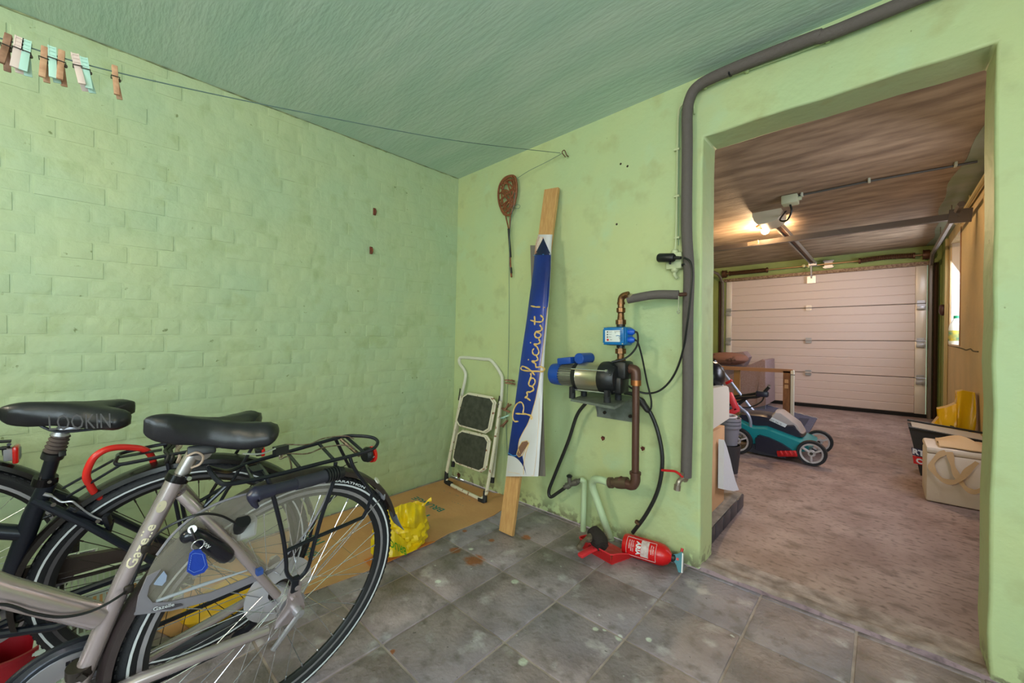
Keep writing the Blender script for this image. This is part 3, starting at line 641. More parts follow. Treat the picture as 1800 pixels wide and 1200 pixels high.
# ring lock behind the seat stay
rl = MB().tube(CR([g(322, 948, .045), g(340, 938, .052), g(368, 955, .055), g(392, 972, .055), g(402, 980, .05)], 5), [.010, .0125, .0135, .0135, .013, .0135, .0145, .0155, .016, .016, .017, .0175, .018, .018, .018, .018, .0175, .0175, .016, .013, .010][:21], 12)
rl.tube(CR([g(330, 945, .045), S(-.235, 0, .30), S(-.20, -.04, .28), S(-.16, -.04, .22), S(-.15, .03, .2)], 5), .008, 10)
rl.build('ring_lock', M('lock_black', (22, 22, 32), .25), T)
kx = (g(392, 958, .06)-g(360, 960, .06)).normalized()
qa = g(376, 972, .072); qd = (g(392, 960, .072)-g(374, 950, .072)).normalized()
qo = g(357, 952, .0745); qd = (g(384, 974, .0745)-g(357, 952, .0745)).normalized(); qn = qd.cross((CO-qo).normalized())*-1
text_on('AXA', lambda x, y: qo+qd*(x+.003)-qn*(y-.003), fit=(.020, .009), bold=.03).build('lettering', LINEW, T)
MB().cyl(g(338, 930, .055), g(338, 930, .066), .008, 14).build('lock_cylinder', CHROME, T)
# roller brake and cables
MB().box(g(430, 925, .02), (.045, .04, .05), Matrix((S.u, S.n, S.up)).transposed(), bev=.008).build('brake_arm', M('pale_grey_cover', (180, 182, 188), .4), T)
MB().cyl(g(418, 928, .03), g(428, 915, .05), .016, 14).build('brake_unit', BLACK, T)
cb = MB().tube(CR([g(-60, 1090, .03), g(0, 1062, .03), g(60, 1078, .03), g(110, 1084, .03), g(160, 1074, .03), g(203, 1052, .03), g(229, 1030, .016), g(246, 992, .014), g(259, 960, .018), g(290, 928, .05), g(345, 905, .07), g(385, 905, .06), g(420, 922, .045)], 6), .0026, 6)
cb.build('brake_cable', BLACK, T)
for (u, v) in ((256, 963), (226, 1034)): MB().box(g(u, v, .015), (.016, .014, .018), Matrix((S.u, S.n, S.up)).transposed(), bev=.004).build('cable_clip', STEELD, T)
front_half(T, S, SILV, None)
# key ring hanging from the lock
K = thing('key_ring', 'blue leather key fob hanging from the silver bicycle ring lock', 'key ring', tuple(g(346, 985, .08)))
MB().bar(g(335, 928, .068), g(345, 950, .078), .007, .003, bev=.001).build('key', M('black_key', (40, 34, 36), .4), K)
MB().tube([g(348, 957, .08)+S.u*(.011*math.cos(t))+S.up*(.011*math.sin(t)) for t in [2*PI*i/20 for i in range(20)]], .0012, 6, closed=True).build('split_ring', CHROME, K)
fo = [(340, 966), (352, 964), (356, 970), (360, 973), (365, 995), (358, 1004), (340, 1010), (328, 1003), (333, 972)]
MB().prism([g(u, v, .082) for u, v in fo], tuple(S.n*.004)).build('fob', M('blue_leather', (20, 60, 165), .5, bump=.2, bscale=400), K)
st_ = [(343, 972), (356, 974), (361, 993), (355, 1001), (341, 1006), (332, 1001), (337, 974)]
mbx = MB(); q3 = [g(u, v, .0865) for u, v in st_]
for p, q in zip(q3, q3[1:]+q3[:1]):
    for i in range(7): mbx.bar(p.lerp(q, i/7), p.lerp(q, (i+.6)/7), .0008, .0008)
mbx.build('stitching', M('pale_blue_thread', (120, 150, 220), .6), K)
# bicycle pump clipped along the rack
K = thing('bicycle_pump', 'black hand pump clipped under the luggage rack of the silver bicycle', 'pump', tuple(g(480, 860, .08)))
pb = .085
MB().tube([g(478, 861, pb), g(520, 850, pb)], .0135, 16).build('barrel', M('pump_black', (38, 38, 52), .4), K)
MB().tube(CR([g(520, 850, pb), g(545, 844, pb), g(572, 836, pb)], 3), [.0155, .016, .0155, .016, .0155, .0155, .016], 16).build('grip_sleeve', M('pump_foam', (42, 42, 52), .7), K)
hd = MB()
for i in range(5): hd.lathe(g(573+i*4.6, 836-i*1.2, pb), tuple((g(600, 829, pb)-g(573, 836, pb)).normalized()), [(.001, 0), (.019, .0), (.019, .0045), (.001, .0045)], 16)
hd.tube([g(573, 836, pb), g(602, 829, pb)], .015, 12); hd.build('pump_head', BLACK, K)
MB().tube(CR([g(480, 861, pb), g(458, 866, pb), g(446, 872, pb), g(447, 884, pb), g(452, 891, pb)], 4), [.0145, .015, .016, .016, .017, .018, .019, .018, .016, .013, .011, .009, .008, .007, .006, .005, .005], 14).build('handle', M('pump_handle', (40, 40, 60), .35), K)

# ---------------------------------------------------------------- black bicycle, middle
B = BF(-1.622, .225, 81.2, -12.8)
g = lambda u, v, b=0.: B.px(u, v, b)
T = thing('bicycle', 'black bicycle with suspension seat post, between two other bicycles', 'bicycle', tuple(B(0, 0, 0)-Vector((0, 0, B.c.z))), 'bicycles parked along the brick wall')
wheel(T, B, 0, True, 36, STEELD, M('rim_dark_grey', (96, 94, 98), .4, .7))
mudguard(T, B, 0, 8, 190, M('mudguard_black', (26, 22, 22), .25), r=.366, hw=.028)
BB = B(-.43, 0, -.05)
fr_ = MB().tube([g(85, 848), g(58, 905), g(20, 1010), BB], [.0175, .020, .020, .021], 14)
fr_.tube([g(60, 878, .01), g(150, 920, .038), g(255, 978, .058), g(310, 1008, .064)], .0105, 10).tube([B(-.295, -.012, .33), B(-.2, -.045, .22), B(-.03, -.064, .02)], .0105, 10)
fr_.tube([g(310, 1015, .064), g(200, 1058, .05), g(100, 1100, .035), BB], .011, 10).tube([B(-.03, -.064, -.01), B(-.3, -.045, -.04), BB], .011, 10)
fr_.tube([B(-.33, 0, .22), B(-.9, 0, .48)], .019, 12).tube([BB, B(-.88, 0, .36)], .021, 12).tube([B(-.94, 0, .62), B(-.87, 0, .32)], .022, 12).cyl(B(-.43, -.036, -.05), B(-.43, .036, -.05), .023, 14)
fr_.bar(B(-.02, .066, .02), B(-.0, .066, -.03), .03, .006, tuple(B.n)).bar(B(-.02, -.066, .02), B(-.0, -.066, -.03), .03, .006, tuple(B.n))
fr_.build('frame', BLACKF, T)
MB().tube([g(80, 845), g(96, 795)], .0145, 14).build('seat_post', BLACKM, T)
MB().cyl(g(77, 850), g(81, 837), .0225, 20).bar(g(92, 843, .012), g(96, 845, .02), .018, .015, bev=.003).build('seat_clamp', M('clamp_black', (26, 24, 26), .2, .5), T)
MB().cyl(g(87, 847, .02), g(87, 847, .027), .004, 10).build('clamp_bolt', STEELD, T)
ax = (g(108, 758)-g(92, 800)).normalized(); q0 = g(92, 803); Lb = (g(107, 762)-q0).length
MB().cyl(q0-ax*.002, q0+ax*.014, .021, 20).bar(g(105, 799, .0), g(110, 797, .02), .014, .014, bev=.002).build('post_collar', BLACK, T)
pr = []
for i in range(5): h0 = .014+i*(Lb-.014)/5; h1 = (Lb-.014)/5; pr += [(.0155, h0), (.0215-.0006*i, h0+h1*.5), (.0155, h0+h1)]
MB().lathe(q0, ax, pr, 20).build('suspension_bellows', M('rubber_bellows', (72, 60, 58), .6), T)
MB().tube(CR([g(105, 765), g(110, 755), g(125, 752), g(142, 748)], 4), [.017, .018, .016, .014, .013, .013, .013, .012, .012, .012, .012, .012, .012], 12).build('post_head', ALU, T)
tx0 = g(81, 802, .02); 
sN, sR = (-.352, .552), (-.105, .532)
sd = saddle(T, B, sN, sR, .078, split=.008, thick=.042, drop=-.004, droop=.016); rails(T, B, sN, sR, sd, BLACKM)
tw0 = g(86, 739, .062); tw1 = g(200, 735, .078); te = (tw1-tw0)
def sadt(x, y): return tw0+te*x+B.up*(y-.012)+B.n*(.004-.0*x)
MB()
text_on('LOOKIN', lambda x, y: sadt(x, y-.012), fit=(.95, .040), bold=.0).build('lettering', M('dark_grey_letters', (84, 82, 84), .5), sd)
rb = .055; rk = MB()
rk.tube(CR([g(207, 803, .02), g(203, 812, .045), g(210, 816, rb), g(245, 810, rb), g(290, 801, rb), g(400, 781, rb), g(445, 772, .04), g(452, 768, 0), g(440, 765, -.04), g(380, 766, -rb), g(283, 781, -rb), g(215, 796, -.05), g(207, 803, -.01)], 6), .005, 8)
rk.bar(g(210, 803, .0), g(285, 790, .0), .012, .003, tuple(B.up))
for s_ in (1, -1):
    rk.tube([g(292, 800, rb*s_) if s_ > 0 else B(-.06, -rb, .42), B(-.02, .066*s_, .2), B(-.0, .07*s_, .02)], .005, 8)
    rk.tube([B(.16, rb*s_, .40), B(.06, .068*s_, .2), B(.0, .07*s_, .03)], .005, 8)
rk.tube([g(215, 815, .045), g(118, 873, .02)], .0035, 6).tube([g(200, 808, -.02), g(110, 858, -.02)], .0035, 6)
rk = rk.build('luggage_rack', BLACKM, T)
for i, (u, m_) in enumerate(((292, M('rubber_strap_black', (26, 26, 24), .6)), (300, M('rubber_strap_black', (26, 26, 24), .6)), (312, M('beige_strap', (168, 146, 130), .6)))):
    MB().tube(CR([g(u, 776, -.06), g(u+6, 783, -.02), g(u-2, 792, .02), g(u+4, 801, .062), g(u, 812, .06), g(u+5, 806, .0), g(u, 790, -.05)], 4, True), .0045, 6, closed=True).build('rubber_strap', m_, rk)
MB().box(g(456, 790, 0), (.05, .025, .024), Matrix((B.n, B.u, B.up)).transposed(), bev=.004).build('lamp_body', BLACK, T)
MB().box(g(461, 790, 0), (.052, .012, .026), Matrix((B.n, B.u, B.up)).transposed(), bev=.004).build('tail_light', REDL, T)
crankset(T, B, (-.43, -.05), 200, ALU, ring=.08)
MB().prism([B(a, -.052, c) for a, c in ((-.46, .07), (-.3, .085), (-.05, .06), (.03, .04), (.04, -.02), (-.05, -.02), (-.1, .035), (-.3, .02), (-.33, .04), (-.46, .03))], tuple(B.n*-.012)).build('chain_case', M('chain_case_brown', (58, 46, 40), .5), T)
chain(T, B, [(-.05, .028), (-.2, .015), (-.36, .02)], -.048)
rm = MB().bar(g(120, 893, .02), g(185, 918, .03), .008, .016, tuple(B.up), bev=.002).bar(g(186, 905, .04), g(192, 922, .035), .014, .018, bev=.003).bar(g(196, 912, .03), g(188, 940, .03), .012, .012, bev=.002)
rm.build('rim_brake', BLACKM, T)
MB().tube(CR([g(77, 868, .02), g(92, 872, .02), g(108, 882, .025), g(126, 881, .03), g(137, 888, .03), g(160, 905, .03), g(185, 916, .035)], 4), [.0045, .0045, .0045, .0045]+[.0025]*21, 6).build('brake_noodle', ALU, T)
for (u, v) in ((94, 887), (172, 916)): MB().cyl(g(u, v, .03), g(u, v, .045), .005, 10).build('brake_bolt', STEELD, T)
front_half(T, B, BLACKF, None)
K = thing('cable_lock', 'red cable lock looped over the rack of the black bicycle', 'bike lock', tuple(g(200, 860, .0)))
ring_ = [(156, 848), (152, 838), (155, 822), (166, 803), (184, 791), (205, 786), (228, 786), (250, 789), (264, 798), (270, 815), (268, 832), (262, 848), (235, 868), (200, 880), (176, 874), (164, 862)]
MB().tube(CR([g(u, v, .005-.03*math.cos(2*PI*(i-2)/16)*-1) for i, (u, v) in enumerate(ring_)], 5, True), .0085, 12, closed=True).build('cable', M('red_cable_sleeve', (214, 44, 36), .35), K)
MB().cyl(g(215, 876, -.02), g(240, 866, -.02), .013, 12).build('lock_barrel', BLACK, K)

# ---------------------------------------------------------------- third bicycle, against the wall
D = BF(-2.06, -.36, 88, -5)
g = lambda u, v, b=0.: D.px(u, v, b)
T = thing('bicycle', 'dark bicycle nearest the brick wall, only its rear wheel in view at the left edge', 'bicycle', tuple(D(0, 0, 0)-Vector((0, 0, D.c.z))), 'bicycles parked along the brick wall')
wheel(T, D, 0, False, 36, CHROME)
mudguard(T, D, 0, 20, 190, M('mudguard_black', (26, 22, 22), .25), r=.366, hw=.026)
fr_ = MB().tube([D(-.27, 0, .44), D(-.42, 0, -.05)], .017, 12).tube([D(-.42, 0, -.05), D(-.88, 0, .36)], .02, 12).tube([D(-.3, 0, .36), D(-.92, 0, .52)], .016, 12).tube([D(-.94, 0, .62), D(-.87, 0, .32)], .02, 12)
for s_ in (1, -1): fr_.tube([D(-.29, .01*s_, .38), D(-.2, .045*s_, .25), D(-.01, .064*s_, .02)], .009, 8).tube([D(-.01, .064*s_, 0), D(-.3, .045*s_, -.04), D(-.42, .02*s_, -.05)], .0105, 8)
fr_.build('frame', BLACKF, T)
MB().tube([D(-.27, 0, .44), D(-.235, 0, .53)], .013, 12).build('seat_post', ALU, T)
sd = saddle(T, D, (-.37, .56), (-.12, .55), .08, thick=.032); rails(T, D, (-.37, .56), (-.12, .55), sd, BLACKM)
rk = MB()
for s_ in (1, -1): rk.tube([D(-.15, .05*s_, .41), g(16, 781, 0)+D.n*.04*s_], .005, 8).tube([D(-.02, .06*s_, .4), D(0, .068*s_, .02)], .005, 8)
rk.tube([g(16, 781, -.04), g(16, 781, .04)], .005, 8).bar(g(10, 784, 0), g(12, 800, 0), .02, .004)
rk.build('luggage_rack', BLACKM, T)
MB().box(g(22, 797, 0), (.03, .035, .04), Matrix((D.n, D.u, D.up)).transposed(), bev=.005).build('lamp_body', GREYP, T)
MB().box(g(29, 797, 0), (.045, .014, .055), Matrix((D.n, D.u, D.up)).transposed(), bev=.005).build('tail_light', REDL, T)
MB().tube([g(63, 916, .03), g(90, 905, .03)], .005, 8).build('mudguard_stay', BLACKM, T)
crankset(T, D, (-.42, -.05), 210, ALU)
front_half(T, D, BLACKF, None)
# ================================================================== THINGS IN THE FRONT ROOM
Y = lambda u, v, y: P(u, v, y=y)
# ---- clothesline with pegs
LX = -1.375
ln = [P(-120, 30, x=LX), P(0, 67, x=LX), P(205, 127, x=LX), P(520, 195, x=LX), P(800, 247, x=LX), P(985, 269, y=1.895)]
LC = CR(ln, 10)
tag(MB().tube(LC, .0016, 6).build('clothesline', M('blue_grey_cord', (92, 116, 112), .6)), 'thin blue grey clothesline strung below the ceiling to a wall hook', 'clothesline')
hk = thing('wall_hook', 'rusty screw hook in the green wall where the clothesline ends', 'hook', tuple(Y(995, 270, 1.92)))
MB().tube(CR([Y(1000, 276, 1.925), Y(996, 272, 1.90), Y(992, 264, 1.895), Y(988, 268, 1.885), Y(994, 276, 1.89)], 5), .0028, 8).build('hook', M('rusty_iron', (110, 80, 60), .7, .3), hk)
MB().lathe(Y(999, 275, 1.925), (0, -1, 0), [(.0, .0), (.012, 0), (.010, .005), (.0, .006)], 12).build('plug', PLASTER, hk)
def line_at(u):
    best = min(LC, key=lambda q: abs(900+FP*(q-CO).dot(R2)/(q-CO).dot(fwd)-u)); return best
def peg(u, kind, label, tilt, group, spread=0., rot=0.):
    q = line_at(u); p_ = P(u, 600-FP*(q-CO).dot(U2)/(q-CO).dot(fwd), x=LX)
    L_ = .072; cols = {'wood': M('peg_wood', (206, 160, 126), .6, col2=(180, 130, 98), scale=60), 'wood_dark': M('peg_wood_dark', (164, 122, 98), .7, col2=(130, 92, 72), scale=60), 'pink': M('peg_pink', (226, 202, 194), .45), 'mint': M('peg_mint', (186, 222, 208), .4)}
    t = thing('clothes_peg', label, 'clothes peg', tuple(p_), group)
    ax = (Vector((0, math.sin(tilt), -math.cos(tilt)))).normalized(); sd_ = Vector((0, math.cos(tilt), math.sin(tilt))); nx = Vector((1, 0, 0))
    R_ = Matrix((sd_, nx, ax)).transposed(); m_ = cols[kind]
    for s_ in (1, -1):
        # two halves, one each side of the cord, spread at the handle end
        top = p_-ax*.014+nx*.0042*s_; mid = p_+ax*.014+nx*.0042*s_; end = p_+ax*(L_-.014)+nx*(.011+spread)*s_+sd_*(.0 if s_ > 0 else .006+rot)
        h = MB()
        if kind in ('pink', 'mint'):
            h.bar(top, mid, .0125, .0035, tuple(nx), bev=.0008).bar(mid, end, .0125, .0035, tuple(nx), bev=.0008)
            for k in (-.010, -.002, .006): h.bar(p_+ax*k+nx*.007*s_-sd_*.005, p_+ax*k+nx*.007*s_+sd_*.005, .0015, .0015)
            h.bar(top+sd_*.0055+nx*.002*s_, mid+sd_*.0055+nx*.002*s_, .0015, .002).bar(top-sd_*.0055+nx*.002*s_, mid-sd_*.0055+nx*.002*s_, .0015, .002)
        else: h.bar(top, mid, .0105, .006, tuple(nx), bev=.001).bar(mid, end, .0105, .006, tuple(nx), bev=.001)
        h.build('jaw', m_, t)
    mid = p_+ax*.013
    MB().tube([mid+sd_*.0072+nx*.0088, mid+sd_*.0072-nx*.0088, mid-sd_*.0072-nx*.0088, mid-sd_*.0072+nx*.0088], .0011, 6, closed=True).tube([mid+sd_*.0072-nx*.003+ax*.004, mid+sd_*.0072+nx*.003+ax*.004], .003, 8).build('spring', STEELD, t)
    return t
PG = 'clothes pegs on the line'
for a in ((13, 'wood_dark', 'dark weathered wooden clothes peg at the far left end of the line', -.13, .006), (33, 'pink', 'pale pink plastic clothes peg second from the left end of the line', -.10, 0),
          (47, 'mint', 'mint plastic clothes peg right of the leftmost pink one', -.08, 0), (78, 'wood', 'wooden clothes peg fourth from the left, with a mint peg on its right', -.05, 0),
          (92, 'mint', 'mint plastic clothes peg between two wooden pegs', .02, 0), (108, 'wood', 'orange brown wooden clothes peg just right of a mint one', -.04, .005),
          (134, 'pink', 'pale pink plastic clothes peg spread open beside a mint peg', .16, .008), (149, 'mint', 'rightmost mint plastic clothes peg, leaning on a pink one', .12, 0),
          (202, 'wood', 'single wooden clothes peg hanging apart at the right of the row', .05, .0)):
    peg(a[0], a[1], a[2], a[3], PG, a[4])
# ---- carpet beater and the cord that runs down past it
bt = thing('carpet_beater', 'brown woven wicker carpet beater hanging on the green wall', 'carpet beater', tuple(Y(893, 400, 1.90)))
wk = M('wicker', (140, 84, 50), .55, col2=(112, 62, 36), scale=80)
yb = 1.895
def bl(pts, dy=0): return CR([Y(u, v, yb-dy*(i % 2)*.008) for i, (u, v) in enumerate(pts)], 5)
hd = MB()
hd.tube(bl([(895, 378), (886, 376), (879, 362), (876, 345), (878, 327), (886, 314), (897, 309), (905, 311), (908, 325), (907, 345), (903, 362), (899, 374)]), .0075, 7, closed=True)
hd.tube(bl([(894, 372), (888, 368), (883, 352), (882, 336), (888, 322), (897, 317), (902, 326), (901, 345), (898, 362)]), .005, 7, closed=True)
for ps in ([(892, 378), (880, 364), (886, 345), (903, 328), (901, 312), (892, 313), (882, 325), (890, 345), (901, 362), (897, 376)], [(888, 376), (896, 358), (884, 338), (890, 318), (903, 318), (904, 338), (889, 358), (883, 368)],
           [(881, 362), (893, 352), (904, 340), (896, 324), (884, 322)], [(878, 340), (890, 334), (902, 350), (896, 366), (884, 362)], [(880, 330), (893, 342), (905, 356)], [(879, 352), (890, 342), (905, 330)], [(885, 368), (898, 348), (892, 320)]):
    hd.tube(bl(ps, 1), .0056, 6)
hd.build('woven_head', wk, bt)
MB().tube([Y(888, 376, yb), Y(894, 402, yb)], .0045, 7).tube([Y(897, 374, yb), Y(896, 402, yb)], .0045, 7).tube(CR([Y(894, 400, yb), Y(896, 430, yb), Y(897, 460, yb), Y(899, 487, yb)], 4), .006, 8).build('stem', wk, bt)
MB().tube(CR([Y(894, 402, yb-.002), Y(896, 430, yb-.002), Y(897.5, 452, yb-.002)], 4), .0075, 8).tube([Y(898, 470, yb), Y(899, 480, yb)], .0075, 8).build('grip_wrap', BLACK, bt)
cd_ = MB().tube(CR([Y(989, 269, 1.885), Y(960, 285, 1.885), Y(930, 300, 1.885), Y(908, 314, 1.885)], 5), .0016, 6).tube(CR([Y(905, 330, 1.885), Y(903, 360, 1.89), Y(897, 400, 1.885), Y(895, 480, 1.89), Y(895, 560, 1.89), Y(893, 660, 1.89), Y(890, 740, 1.89), Y(892, 800, 1.89)], 5), .002, 6)
cd_.tube(CR([Y(901, 366, 1.885), Y(908, 360, 1.87), Y(914, 361, 1.87), Y(912, 366, 1.87), Y(904, 366, 1.885)], 4), .0014, 6)
tag(cd_.build('cord', M('blue_grey_cord', (92, 116, 112), .6)), 'dark cord tied to the carpet beater and hanging down the green wall', 'cord')
def wall_peg(u, v, ang, kind, label):
    t = thing('clothes_peg', label, 'clothes peg', tuple(Y(u, v, 1.88)), 'clothes pegs on the hanging cord'); m_ = M('peg_wood_dark', (140, 96, 72)) if kind != 'mint' else M('peg_mint', (186, 222, 208), .4)
    c_ = Y(u, v, 1.88); d = Vector((math.cos(ang), 0, math.sin(ang))); e = Vector((0, -1, 0))
    for s_ in (1, -1):
        MB().bar(c_-d*.02+e*.004*s_, c_+d*.015+e*.004*s_, .010, .005, (0, -1, 0)).bar(c_+d*.015+e*.004*s_, c_+d*.052+e*.012*s_+Vector((0, 0, .004*s_)), .010, .005, (0, -1, 0)).build('jaw', m_, t)
    MB().cyl(c_+d*.012-Vector((0, 0, .007)), c_+d*.012+Vector((0, 0, .007)), .0035, 8).build('spring', STEELD, t)
for a in ((892, 668, .02, 'w', 'upper wooden peg of a level pair clipped to the hanging cord'), (893, 673, -.02, 'w', 'lower wooden peg of the level pair on the hanging cord'), (889, 718, .75, 'w', 'wooden peg slanting up right on the hanging cord, below the level pair'), (892, 722, 2.9, 'w', 'wooden peg pointing left among the middle cluster on the cord'),
          (891, 731, 3.6, 'mint', 'mint peg in the cluster on the hanging cord beside the plank'), (889, 742, 3.9, 'w', 'lowest wooden peg on the hanging cord, slanting down left')): wall_peg(*a)
# ---- folded step stool
n3 = Vector((0, -1, .155)).normalized()
q = lambda u, v, off=0.: PP(u, v, (0, 1.748-off, 0), n3)
T = thing('step_stool', 'folded white metal step stool with two black treads leaning in the corner', 'step ladder', tuple(P(818, 866, z=0)))
rustw = M('rusty_white_paint', (218, 210, 190), .45); mixin(rustw, noisefac(rustw, 34, .60, .66), (134, 76, 40))
MB().tube(CR([q(797, 812, -.09), q(803, 760, -.08), q(811, 700, -.04), q(818, 665, -.03), q(817, 652, -.03), q(808, 638, -.03), q(808, 630, -.03), q(815, 628, -.03), q(850, 631, -.03), q(864, 634, -.03), q(880, 656, -.03), q(883, 672, -.03), q(880, 715, -.04), q(872, 785, -.08), q(866, 842, -.09)], 5), .0115, 10).build('handle_hoop', WHITE, T)
MB().tube(CR([q(811, 696, .0), q(798, 765), q(786, 826), q(785, 842), q(792, 851), q(830, 870), q(846, 876), q(854, 868), q(857, 855), q(868, 790), q(880, 705)], 6), .0115, 10).build('front_frame', rustw, T)
for p_ in ((784, 846), (852, 880)): MB().tube([q(p_[0]+1, p_[1]-18), q(p_[0], p_[1]+2)], [.0135, .016], 10).bar(q(p_[0], p_[1]), q(p_[0]+(10 if p_[0] < 800 else -10), p_[1]+(5 if p_[0] < 800 else -3)), .026, .026, bev=.003).build('rubber_foot', RUBBER, T)
for p_ in ((797, 812), (866, 840)): MB().tube([q(p_[0], p_[1]-2, -.09), q(p_[0]-1, p_[1]+8, -.09)], .0145, 10).build('rubber_foot', RUBBER, T)
for k, pl_ in enumerate(([(818, 690), (873, 700), (861, 762), (803, 746)], [(808, 755), (863, 768), (853, 831), (797, 811)])):
    ps = [q(u, v, .012) for u, v in pl_]; cen = sum(ps, Vector())/4
    def rnd(pts, f, r_=.12):
        out = []
        for i in range(4):
            a, b, c = pts[i-1], pts[i], pts[(i+1) % 4]
            for t in (0, .5, 1): out.append((b+(a-b)*r_*(1-t)+(c-b)*r_*t)*1.)
        return [cen+(x-cen)*f for x in out]
    MB().prism(rnd(ps, 1.), tuple(n3*.016)).tube(rnd(ps, 1.0), .0075, 8, closed=True).build('step', rustw, T)
    MB().prism([x+n3*.016 for x in rnd(ps, .93)], tuple(n3*.002)).build('tread_mat', M('tread_black', (50, 52, 44), .75, col2=(70, 72, 62), scale=30), T)
for (u, v) in ((809, 697), (878, 710)): MB().bar(q(u, v-14, -.02), q(u-3, v+6, .012), .006, .012, bev=.001).cyl(q(u-2, v, .006), q(u-2, v, .022), .005, 8).build('hinge_bracket', STEELD, T)
# ---- leaning plank, grey strip, banner
n4 = Vector((0, -1, .174)).normalized()
k4 = lambda u, v, off=0.: PP(u, v, Vector((0, 1.545, 0))+n4*off, n4)
pts = [(877, 932), (900, 940.5), (981, 329), (957, 333)]
pb_ = [k4(u, v) for u, v in pts]; pb_[0].z = pb_[1].z = max(.001, min(pb_[0].z, pb_[1].z))
tag(MB().prism(pb_, tuple(-n4*.018)).build('plank', WOOD), 'long pale wooden plank leaning on the green wall under the banner', 'plank')
tag(MB().prism([k4(u, v, -.026) for u, v in ((932, 431), (946, 431), (958, 837), (944, 836))], tuple(-n4*.005)).build('grey_board', M('grey_board', (120, 112, 104), .7)), 'thin grey strip of board behind the blue banner', 'board')
T = thing('banner', 'blue and white rolled banner with gold script draped over the leaning plank', 'banner', tuple(k4(920, 836)))
Lf = [(412, 946), (430, 941), (470, 938), (520, 931), (560, 926), (620, 917), (680, 909), (740, 901), (790, 894), (837, 889)]
Rt = [(412, 971), (430, 969), (470, 968), (520, 965), (560, 962), (620, 957), (680, 954), (740, 952), (790, 949), (837, 946)]
Rb = [(412, 971), (430, 969), (470, 968), (520, 965), (560, 960.5), (620, 954), (675, 947), (700, 942), (726, 935), (745, 928), (760, 919), (775, 912), (790, 911), (805, 918), (822, 921), (837, 921)]
def itp(tb, v):
    for (a, b), (c, d) in zip(tb, tb[1:]):
        if v <= c: return b+(d-b)*(v-a)/(c-a)
    return tb[-1][1]
def bsurf(u, v, off=0.):
    l, r = itp(Lf, v), itp(Rt, v); t = max(-1, min(1, 2*(u-l)/(r-l)-1)); f = (v-412)/(837-412)
    bulge = .012+.030*math.sqrt(max(0, 1-t*t*.93))*(1-.25*f)+.006*math.sin(v*.04+t*2)*f
    return k4(u, v, bulge+off)
def band(l, r, v0, v1, off, nu=30, nv=14, th=None):
    return MB().grid(lambda a, b: bsurf(itp(l, v0+(v1-v0)*a)*(1-b)+itp(r, v0+(v1-v0)*a)*b, v0+(v1-v0)*a, off), nu, nv, th=th)
band(Lf, Rt, 412, 837, 0, 60, 16, th=tuple(-n4*.002)).build('sheet', M('banner_white', (208, 204, 208), .4), T)
NAVY = M('banner_blue', (10, 26, 84), .28, col2=(14, 52, 150), scale=2.2, stretch=(1, 1, .8))
band(Lf, Rb, 448, 800, .0015, 60, 12).build('blue_print', NAVY, T)
MB().grid(lambda a, b: bsurf(893+(918-893)*b+(a*a)*6*(1-b)*.2+a*(24-16*b)*.9, 800+a*(2+34*b), .0015), 8, 6).build('blue_print', NAVY, T)
MB().grid(lambda a, b: bsurf(955+(itp(Lf, 448)-955)*(a)*(1-b)+(itp(Rt, 448)-955)*a*b, 418+30*a, .0016), 8, 8).build('blue_print', M('banner_deep_blue', (12, 26, 64), .3), T)
band(Lf, Lf[:1]+[(418, 957), (448, 944)], 413, 446, .0012, 8, 4).build('flower_print', M('peach_print', (196, 130, 104), .5, col2=(230, 214, 208), scale=30), T)
GOLD = M('gold_print', (226, 186, 112), .35)
MB().tube([bsurf(itp(Rb, v)-.2, v, .002) for v in range(540, 800, 8)], .0016, 5).tube([bsurf(u, v, .002) for u, v in ((911, 788), (908, 798), (912, 803), (918, 800), (926, 785), (930, 778), (926, 774), (918, 776), (913, 784))], .0018, 5).tube([bsurf(u, v, .002) for u, v in ((930, 779), (924, 796), (921, 812), (920, 834))], .0015, 5).build('gold_edge', GOLD, T)
MB().tube([bsurf(u, v, .002) for u, v in ((893, 829), (910, 832), (938, 836), (943, 800), (947, 740), (948, 700))], .0008, 5).build('gold_hem_line', GOLD, T)
MB().add([bsurf(u, v, .0022) for u, v in ((909, 797), (912, 785), (918, 777), (926, 775), (929, 779), (922, 790), (916, 799), (912, 802))], [tuple(range(8))]).build('brown_curl', M('brown_print', (130, 92, 76), .5), T)
MB().tube([bsurf(u, v, .002) for u, v in ((893, 796), (902, 801), (908, 800))], .002, 5).tube([bsurf(u, v, .002) for u, v in ((938, 449), (955, 447), (968, 449))], .0015, 5).build('cyan_glow_line', M('cyan_print', (60, 150, 220), .4), T)
